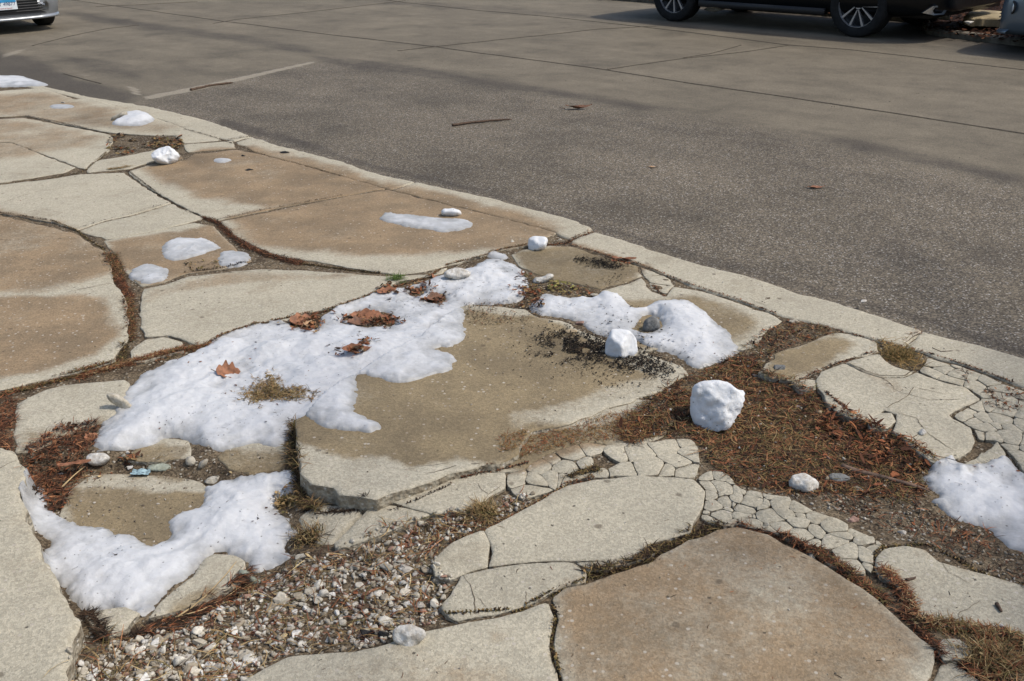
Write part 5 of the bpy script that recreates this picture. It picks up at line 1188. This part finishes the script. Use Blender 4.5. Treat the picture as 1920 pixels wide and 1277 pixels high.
tag(new_obj('grass_tuft', np.vstack(l.V), np.vstack(l.F), M['litter'], cols=np.vstack(l.C), smooth=False), 'straggly tan patch of dead grass and leaf crumbs on the largest snow patch', 'grass tuft')
tuft((745,528), 14, 160, [(.10,.16,.04),(.15,.20,.06),(.08,.12,.03)], 'small green sprout at the far edge of the largest snow patch', 203, (.02, .04))
tuft((1685,668), 24, 700, OLIVE + [(.30,.18,.07)], 'orange brown tuft of dead grass growing at the kerb joint', 205, (.02, .045))
tuft((905,965), 20, 420, TAN + OLIVE, 'straw coloured tuft of grass between gravel and pale slabs', 207, (.03, .06))
tuft((580,1012), 24, 260, OLIVE + DARK + TAN, 'brown tuft below the raised slab at the right end of the curved snow patch', 209, (.025, .05))
tuft((1860,1240), 50, 420, TAN + OLIVE + RUST[:2], 'tan tuft of grass in the bottom right corner', 211, (.03, .07))
tuft((535,945), 18, 220, TAN + OLIVE, 'tan clump of dead leaves and grass at the right edge of the curved snow patch', 213, (.015, .03))
p = at(265, 890); V = []
gx, gy = np.meshgrid(np.linspace(-1, 1, 14), np.linspace(-1, 1, 10)); sc = 17 / px_per_m(p[:2])
V = np.c_[gx.ravel() * sc, gy.ravel() * sc * .55, (fbm(gx.ravel(), gy.ravel(), 1.6, 3, 4) + 1) * .010]
i = np.arange(140).reshape(10, 14); F = np.stack([i[:-1, :-1], i[:-1, 1:], i[1:, 1:], i[1:, :-1]], -1).reshape(-1, 4)
tag(new_obj('plastic_scrap', V + p, F, M['wrap_blue']), 'crumpled scrap of light blue plastic below the largest snow patch', 'litter')

# ------------------------------------------------------------------ vehicles
def lathe(prof, n=40, axis='y'):
    """prof: (radius, offset along the axle)"""
    th = np.linspace(0, 2 * np.pi, n, endpoint=False); V = []
    for r, a in prof: V.append(np.c_[r * np.cos(th), np.full(n, a), r * np.sin(th)])
    k = len(prof); F = [(i * n + j, i * n + (j + 1) % n, (i + 1) * n + (j + 1) % n, (i + 1) * n + j) for i in range(k - 1) for j in range(n)]
    return np.vstack(V), F
def prism(poly, y0, y1, inset=0.0):
    """polygon in x,z extruded along y, the y1 face slightly inset"""
    p = np.array(poly, float); c = p.mean(0); q = c + (p - c) * (1 - inset); n = len(p)
    V = np.vstack([np.c_[p[:, 0], np.full(n, y0), p[:, 1]], np.c_[q[:, 0], np.full(n, y1), q[:, 1]]])
    F = [tuple(range(n))[::-1], tuple(range(n, 2 * n))] + [(i, (i + 1) % n, n + (i + 1) % n, n + i) for i in range(n)]
    return V, F
def joinm(parts):
    V, F, n = [], [], 0
    for v, f in parts:
        V.append(np.asarray(v, float)); F += [tuple(int(i) + n for i in q) for q in f]; n += len(v)
    return np.vstack(V), F
def box(x0, x1, y0, y1, z0, z1):
    V = [(x, y, z) for x in (x0, x1) for y in (y0, y1) for z in (z0, z1)]
    return np.array(V, float), [(0, 1, 3, 2), (4, 6, 7, 5), (0, 4, 5, 1), (2, 3, 7, 6), (0, 2, 6, 4), (1, 5, 7, 3)]
def make_wheel(root, x, y, R, rim, wd, side, spin, double):
    """side = +1 when the face looks to +y"""
    barrel = lathe([(.02, -side * .02), (rim * .93, -side * .03), (rim * .95, side * wd * .35), (rim * .95, -side * wd * .4)], 36)
    hub = new_obj('wheel', *barrel, M['darkmetal'], parent=root, origin=(0, 0, 0)); hub.location = (x, y, R)
    w2 = wd / 2
    ty = lathe([(rim * .97, -w2 * .9), (rim * 1.06, -w2), (R * .93, -w2 * 1.02), (R * .99, -w2 * .86), (R, -w2 * .4), (R * .994, 0), (R, w2 * .4), (R * .99, w2 * .86), (R * .93, w2 * 1.02), (rim * 1.06, w2), (rim * .97, w2 * .9)], 56)
    new_obj('tyre', *ty, M['rubber'], parent=hub, origin=(0, 0, 0))
    yf = side * w2 * .80
    parts = [lathe([(rim * .99, yf * .8), (rim * 1.0, yf * 1.05), (rim * .955, yf * 1.05), (rim * .93, yf * .8)], 48), lathe([(.002, yf * .93), (.045, yf * .93), (.055, yf * .7), (.06, yf * .3)], 24)]
    for k in range(5):
        a = spin + k * 2 * math.pi / 5
        for d in ((-.34, .34) if double else (-.16, .16)):
            a1 = a + d * .28; a2 = a + d
            n1 = np.array([-math.sin(a1), math.cos(a1)]); n2 = np.array([-math.sin(a2), math.cos(a2)])
            c1 = np.array([math.cos(a1), math.sin(a1)]) * .045; c2 = np.array([math.cos(a2), math.sin(a2)]) * rim * .965
            poly = [c1 + n1 * .006, c1 - n1 * .006, c2 - n2 * .015, c2 + n2 * .015]
            parts.append(prism(poly, yf * .6, yf * .96, .08))
    new_obj('rim', *joinm(parts), M['alloy'], parent=hub, origin=(0, 0, 0), smooth=False)
    return hub
def body_mesh(keys, n=90):
    K = np.array(keys, float); o = np.argsort(K[:, 0]); K = K[o]
    u = np.linspace(0, 1, n); xs = K[0, 0] + (K[-1, 0] - K[0, 0]) * (.5 - .5 * np.cos(np.pi * u))
    C = [np.interp(xs, K[:, 0], K[:, i]) for i in range(K.shape[1])]
    sm = np.array([1, 2, 3, 2, 1.]) / 9
    for i in range(1, K.shape[1]):
        e = np.pad(C[i], 2, mode='edge'); C[i] = np.convolve(e, sm, 'valid')
    def section(x):
        w_, zb, zs, zt, wt = (np.interp(x, xs, C[i]) for i in range(1, 6))
        return np.array([(0, zb), (.55 * w_, zb), (.88 * w_, zb + .01), (.965 * w_, zb + .07), (.995 * w_, zb + .2), (w_, zb + (zs - zb) * .62), (.985 * w_, zs - .04), (.955 * w_, zs), (wt + (.93 * w_ - wt) * .5, (zs + zt) / 2), (wt, zt - .05), (wt * .9, zt - .015), (wt * .5, zt), (0, zt + .004)])
    V, ring = [], 24
    for x in xs:
        h = section(x); full = np.vstack([h, (h[1:-1] * [-1, 1])[::-1]])
        V.append(np.c_[np.full(len(full), x), full]); ring = len(full)
    F = [(i * ring + j, (i + 1) * ring + j, (i + 1) * ring + (j + 1) % ring, i * ring + (j + 1) % ring) for i in range(n - 1) for j in range(ring)]
    F += [tuple(range(ring)), tuple(range((n - 1) * ring, n * ring))[::-1]]
    return np.vstack(V), F, section
def fix_normals(o):
    bm = bmesh.new(); bm.from_mesh(o.data); bmesh.ops.recalc_face_normals(bm, faces=bm.faces); bm.to_mesh(o.data); bm.free()
def cut(o, cutters):
    fix_normals(o)
    for V, F in cutters:
        c = new_obj('cutter', V, F, None, origin=(0, 0, 0)); fix_normals(c)
        md = o.modifiers.new('b', 'BOOLEAN'); md.operation = 'DIFFERENCE'; md.object = c; md.solver = 'EXACT'
        bpy.context.view_layer.update()
        me = bpy.data.meshes.new_from_object(o.evaluated_get(bpy.context.evaluated_depsgraph_get()))
        o.modifiers.clear(); o.data = me; bpy.data.objects.remove(c)
def disc(x, z, r, y0, y1, n=40):
    th = np.linspace(0, 2 * np.pi, n, endpoint=False); return prism(np.c_[x + r * np.cos(th), z + r * np.sin(th)], y0, y1)
def panel(section, x0, x1, i0, i1, off=.004, n=14, trim=(.12, .9)):
    """window following the body side between two section points"""
    V = []; xs = np.linspace(x0, x1, n)
    for x in xs:
        h = section(x)
        for f in np.linspace(trim[0], trim[1], 5):
            t = i0 + (i1 - i0) * f; k = int(min(t, len(h) - 2)); V.append((x, *(h[k] + (h[k + 1] - h[k]) * (t - k))))
    V = np.array(V); V[:, 1] += off; V[:, 2] += off * .4
    F = [(i * 5 + j, (i + 1) * 5 + j, (i + 1) * 5 + j + 1, i * 5 + j + 1) for i in range(n - 1) for j in range(4)]
    return V, F
def mirror(VF): V, F = VF; return V * [1, -1, 1], [f[::-1] for f in F]
SUVK = [(-2.43,.62,.36,.85,1.0,.45),(-2.42,.78,.34,.98,1.15,.58),(-2.3,.86,.30,1.06,1.42,.62),(-2.0,.90,.27,1.09,1.62,.62),(-1.4,.905,.25,1.09,1.68,.63),(0,.90,.24,1.06,1.70,.64),(.7,.90,.24,1.04,1.63,.64),(1.3,.90,.24,1.02,1.20,.74),(1.6,.895,.25,1.0,1.10,.8),(2.0,.875,.26,.94,1.03,.76),(2.3,.82,.28,.84,.92,.66),(2.4,.66,.33,.72,.78,.5)]
CARK = [(-2.3,.6,.42,.75,.86,.45),(-2.25,.78,.32,.9,1.0,.6),(-2.05,.86,.26,.96,1.06,.62),(-1.5,.89,.22,.96,1.22,.58),(-.9,.895,.2,.94,1.43,.55),(-.1,.895,.19,.92,1.47,.55),(.5,.895,.19,.90,1.34,.57),(1.05,.89,.19,.87,1.0,.68),(1.5,.885,.19,.82,.92,.72),(1.9,.86,.18,.74,.82,.68),(2.12,.80,.175,.64,.70,.62),(2.22,.70,.175,.54,.60,.54),(2.28,.50,.18,.44,.50,.4)]
def make_suv(loc, rz):
    t = empty('parked_car', loc, rz, 'black sport utility car with bright alloy wheels parked across the street', 'car')
    V, F, sec = body_mesh(SUVK)
    b = new_obj('body', V, F, M['paint_black'], parent=t, origin=(0, 0, 0))
    cut(b, [disc(x, .38, .435, s * .55, s * 1.2) for x in (1.42, -1.37) for s in (1, -1)])
    b.data.polygons.foreach_set('use_smooth', np.ones(len(b.data.polygons), bool)); b.data.materials.clear(); b.data.materials.append(M['paint_black'])
    for s in (1, -1):
        for x in (1.42, -1.37): make_wheel(t, x, s * .79, .37, .262, .235, s, -.31 if x < 0 else -.05, True)
        new_obj('rocker_trim', *(joinm([box(-.93, .97, s * .82, s * .912, .235, .31)])), M['plastic'], parent=t, origin=(0, 0, 0))
        wn = panel(sec, -1.9, 1.0, 7, 9, .005); new_obj('side_window', *(wn if s > 0 else mirror(wn)), M['glass'], parent=t, origin=(0, 0, 0))
        # exhaust finisher: a slanted ring of chrome
        o_ = np.array([(-.17, -.02), (-.05, .055), (.10, .06), (.15, .035), (.10, -.045), (-.03, -.05)]); i_ = np.array([(-.045, .0), (-.02, .035), (.075, .042), (.092, .022), (.068, -.028), (-.02, -.032)])
        n = 6; Vv = np.vstack([np.c_[-2.27 - .62 * q[:, 0] * 1.0 - .78 * d, s * (.80 - .78 * q[:, 0] + .62 * d), .36 + q[:, 1]] for d, q in ((.03, o_), (.05, o_ * .96), (.05, i_), (.0, i_ * .9))])
        Fv = [(r * n + i, r * n + (i + 1) % n, (r + 1) * n + (i + 1) % n, (r + 1) * n + i) for r in range(3) for i in range(n)]
        new_obj('exhaust_trim', Vv, Fv, M['chrome'], parent=t, origin=(0, 0, 0), smooth=False)
    new_obj('rear_bumper', *joinm([box(-2.40, -2.2, -.70, .70, .30, .42)]), M['paint_black'], parent=t, origin=(0, 0, 0))
    new_obj('underbody', *joinm([box(-2.1, 2.0, -.56, .56, .23, .30)]), M['plastic'], parent=t, origin=(0, 0, 0))
    V, F = panel(sec, .75, 1.3, 9, 12, .006, 8, (.05, 1)); new_obj('windscreen', *joinm([(V, F), mirror((V, F))]), M['glass'], parent=t, origin=(0, 0, 0))
    return t
def text_mesh(s, size):
    cu = bpy.data.curves.new('t', 'FONT'); cu.body = s; cu.size = size; cu.align_x = 'CENTER'; cu.align_y = 'CENTER'; cu.extrude = .0006
    o = bpy.data.objects.new('t', cu); COL.objects.link(o); bpy.context.view_layer.update()
    me = bpy.data.meshes.new_from_object(o.evaluated_get(bpy.context.evaluated_depsgraph_get()))
    V = np.array([v.co[:] for v in me.vertices]); F = [tuple(p.vertices) for p in me.polygons]
    bpy.data.objects.remove(o); return V, F
def make_car(loc, rz, paint, label, plate):
    t = empty('parked_car', loc, rz, label, 'car')
    V, F, sec = body_mesh(CARK)
    b = new_obj('body', V, F, M[paint], parent=t, origin=(0, 0, 0))
    cut(b, [disc(x, .33, .375, s * .5, s * 1.2) for x in (1.36, -1.3) for s in (1, -1)])
    b.data.polygons.foreach_set('use_smooth', np.ones(len(b.data.polygons), bool)); b.data.materials.clear(); b.data.materials.append(M[paint])
    for s in (1, -1):
        for x in (1.36, -1.3): make_wheel(t, x, s * .775, .325, .225, .215, s, .2, False)
        wn = panel(sec, -1.4, .85, 7, 9, .005); new_obj('side_window', *(wn if s > 0 else mirror(wn)), M['glass'], parent=t, origin=(0, 0, 0))
        # fog lamp in its round housing
        f = lathe([(.062, 0), (.070, .012), (.052, .02), (.05, .004)], 28); g = lathe([(.05, .004), (.035, .014), (.0005, .018)], 28)
        tr = lambda VF: (np.c_[VF[0][:, 1] * .9 + VF[0][:, 0] * .0, VF[0][:, 0], VF[0][:, 2]] @ rotz(s * .75).T + [2.06, s * .80, .47], VF[1])
        h = new_obj('fog_lamp', *tr(f), M['plastic'], parent=t, origin=(0, 0, 0)); new_obj('lens', *tr(g), M['lamp'], parent=h, origin=(0, 0, 0))
        hl = [(2.16,.45,.62),(2.02,.66,.66),(1.85,.76,.72),(1.72,.75,.77),(1.95,.6,.76),(2.1,.45,.69)]
        hv = np.array(hl) * [1, s, 1]; new_obj('headlight', np.vstack([hv + [.012, s * .008, .006], hv - [.05, 0, .03]]), [tuple(range(6))] + [(i, (i + 1) % 6, 6 + (i + 1) % 6, 6 + i) for i in range(6)], M['lamp'], parent=t, origin=(0, 0, 0), smooth=False)
    def front(y, z, out=0.0):       # point on the bumper skin
        y = abs(y)
        xs_ = np.linspace(1.2, 2.28, 400); hw = np.array([np.interp(z, sec(x)[1:10, 1], sec(x)[1:10, 0]) if sec(x)[0, 1] <= z <= sec(x)[11, 1] else 0 for x in xs_])
        k = np.where(hw >= y)[0]; return (xs_[k[-1]] if len(k) else 2.0) + out
    # lower grille: dark opening with slats, bright chin under it
    ys = np.linspace(-.56, .56, 23); top = lambda y: .50 - .0 * abs(y); bot = .255
    V = np.array([(front(y, z, .008), y * (1.0 if z < .3 else .80), z) for y in ys for z in (bot, .30, .36, .42, .485)])
    V[:, 0] = np.array([front(v[1], min(v[2], .44), .010) for v in V])
    F = [(i * 5 + j, (i + 1) * 5 + j, (i + 1) * 5 + j + 1, i * 5 + j + 1) for i in range(22) for j in range(4)]
    g = new_obj('grille', V, F, M['plastic'], parent=t, origin=(0, 0, 0))
    sl = []
    for z in (.30, .335, .37, .405, .44):
        c = np.array([(front(y, min(z, .44), .022), y, z) for y in ys * (1 - (z - .255) * .9)]); sl.append(tube(c, .0065, 6))
    new_obj('slat', *joinm(sl), M['darkmetal'], parent=g, origin=(0, 0, 0))
    ys2 = np.linspace(-.78, .78, 33)
    pr = [(-.01, .175), (.03, .178), (.042, .195), (.025, .215), (.0, .232)]
    V = np.array([(front(y, .25, d) - .02 * abs(y), y, z + .02 * abs(y) ** 2) for y in ys2 for d, z in pr])
    F = [(i * 5 + j, (i + 1) * 5 + j, (i + 1) * 5 + j + 1, i * 5 + j + 1) for i in range(32) for j in range(4)]
    new_obj('chin', V, F, M[paint], parent=t, origin=(0, 0, 0))
    ug = np.array([(front(y, .5, .012) - .02, y, z) for y in np.linspace(-.5, .5, 15) for z in (.56, .60)])
    if plate:
        px_ = front(0, .43, .05); p = new_obj('licence_plate', *box(px_ - .004, px_, -.1525, .1525, .335, .487), M['plate_white'], parent=t, origin=(0, 0, 0), smooth=False)
        new_obj('plate_band', *box(px_ + .0002, px_ + .001, -.146, .146, .432, .472), M['plate_blue'], parent=p, origin=(0, 0, 0), smooth=False)
        tx = lambda VF, y, z: (np.c_[VF[0][:, 2] + px_ + .0016, VF[0][:, 0] + y, VF[0][:, 1] + z], VF[1])
        new_obj('plate_number', *tx(text_mesh('AT 49877', .066), 0, .408), M['plate_ink'], parent=p, origin=(0, 0, 0), smooth=False)
        new_obj('plate_slogan', *tx(text_mesh('Land of Lincoln', .026), 0, .355), M['plate_red'], parent=p, origin=(0, 0, 0), smooth=False)
    return t
rzK = math.atan2(KD[1], KD[0])
KL = np.array([-KD[1], KD[0]])
# black car: traced contact points of its two near wheels
WB = 1; wf, wr = pix([(1266, 40), (1594, 71)], ROAD_Z)
mid = (wf + wr) / 2; print('wheelbase', np.hypot(*(wf - wr)), 't', road_st([wf, wr])[:, 1])
left = KL if (KL @ -KN) > 0 else -KL
c = mid - left * (.79 + .11) - KD * .025
make_suv((c[0], c[1], ROAD_Z), rzK)
# silver car facing us at the near kerb
pf = pix([(16, 40)], ROAD_Z + .18)[0]; c = pf + KD * 2.30
print('silver t', road_st([pf])[0])
make_car((c[0], c[1], ROAD_Z), rzK + math.pi, 'paint_silver', 'silver car with a white and blue licence plate, parked facing the camera at the left', True)
pb = pix([(1900, 62)], ROAD_Z + .2)[0]; c = pb - KD * 2.05 - left * .70
print('third t', road_st([pb])[0], 'far', FAR_T)
make_car((c[0], c[1], ROAD_Z), rzK, 'paint_blue', 'blue grey car parked behind the black car, only its nose in view', False)

# ------------------------------------------------------------------ across the street
top = pix([(1823,17),(1880,21),(1893,25),(1888,35),(1815,33),(1808,29)], .17)
if area2(top) < 0: top = top[::-1]
V, F, F2, _ = slab_mesh(top, lambda P: np.full(len(P), .17), depth=.08, bevel=.015, sp=.08, step=.03, amp=.01, seed=5)
tag(new_obj('stone_block', V, F + F2, M['tan_step']), 'flat topped tan stone block on brown mulch behind the far kerb', 'stone block')
def far_rock(px, w_, h_, z0, mat, label, seed):
    q = pix([px], z0)[0]; sc = 1 / px_per_m(q, z0); V, F = rockshape(seed); a = w_ * sc / 2
    return tag(new_obj('stone', V * [a, a * .7, h_ * sc / 2] + [q[0], q[1], z0 + h_ * sc * .3], F, M[mat]), label, 'stone')
far_rock((1771,36), 24, 14, .1, 'st_white', 'whitish stone on the far kerb side behind the tail of the black car', 11)
far_rock((1817,45), 22, 8, .12, 'st_white', 'flat white stone in front of the tan stone block', 12)
far_rock((1340,20), 40, 13, .1, 'st_white', 'pale lump seen under the black car just behind its front wheel', 13)
l = Litter(); st_ = np.stack([RNG.uniform(1, 14, 7000), RNG.uniform(-.12, 2.2, 7000)], 1); st_[:, 1] += far_t(st_[:, 0]); P = road_xy(st_)
zz = np.interp(st_[:, 1] - far_t(st_[:, 0]), [.17, .45, .9, 2.4], [.01, .03, .06, .16])
l.flakes(P, (.03, .09), [(.09,.035,.018),(.05,.022,.013),(.12,.055,.03),(.03,.015,.01)], 301, .03, base=zz)
l.build('leaf_litter', 'dark fallen leaves covering the verge across the street', 'leaf litter')

# ------------------------------------------------------------------ the bare tree whose twigs shade the front slab and the asphalt (stands right of the view)
def overhead(px, H, z=0.0):
    g = pix([px], z)[0]; k = H / math.tan(SUN_EL); return np.array([g[0] + k * math.cos(SUN_AZ), g[1] + k * math.sin(SUN_AZ), H])
TR = np.array([3.9, .35]); tv = Litter()
rt_ = np.random.default_rng(12); trunk = np.array([[*TR, -.05], [*(TR + [.02, .02]), 1.2], [*(TR + [-.05, .06]), 2.6], [*(TR + [.05, .12]), 4.2], [*(TR + [.0, .3]), 6.0], [*(TR + [.1, .4]), 8.0]])
tree = empty('bare_tree', (*TR, 0), 0, 'leafless street tree rising from the pavement right of the front slabs', 'tree')
def smooth(c, n=24):
    L = np.r_[0, np.cumsum(np.linalg.norm(np.diff(c, axis=0), axis=1))]; t = np.linspace(0, L[-1], n)
    q = np.stack([np.interp(t, L, c[:, i]) for i in range(3)], 1)
    for _ in range(3): q[1:-1] = (q[:-2] + 2 * q[1:-1] + q[2:]) / 4
    return q
off = np.array([*TR, 0])
new_obj('trunk', *tube(smooth(trunk, 30) - off, .15, 12, np.linspace(1.15, .3, 30)), M['branch'], parent=tree, origin=(0, 0, 0))
limbs = [([trunk[2], overhead((1740, 1190), 4.6), overhead((1560, 1105), 5.2), overhead((1340, 1005), 5.8)], .045, 26),
         ([trunk[3], overhead((1900, 640), 5.6), overhead((1760, 485), 6.6), overhead((1640, 450), 7.2)], .06, 22),
         ([trunk[3], TR_ := np.array([5.2, -1.0, 5.6]), np.array([6.4, -1.8, 7.0])], .05, 14), ([trunk[4], np.array([3.2, -.9, 7.2]), np.array([2.6, -1.8, 8.6])], .045, 14), ([trunk[4], np.array([5.0, 1.6, 7.6]), np.array([5.8, 2.6, 9.2])], .045, 14)]
parts = []
for pts, r0, nt in limbs:
    q = smooth(np.array(pts), 26); parts.append(tube(q - off, r0, 7, np.linspace(1.1, .35, 26)))
    for _ in range(nt):
        i = rt_.integers(8, 26); dv = rt_.normal(0, 1, 3) * [1, 1, .6]; dv /= np.linalg.norm(dv); L = rt_.uniform(.35, 1.0)
        e = smooth(np.array([q[i], q[i] + dv * L * .5 + rt_.normal(0, .05, 3), q[i] + dv * L + [0, 0, .1]]), 7)
        parts.append(tube(e - off, r0 * .28, 5, np.linspace(1, .3, 7)))
new_obj('limbs', *joinm(parts), M['branch'], parent=tree, origin=(0, 0, 0))
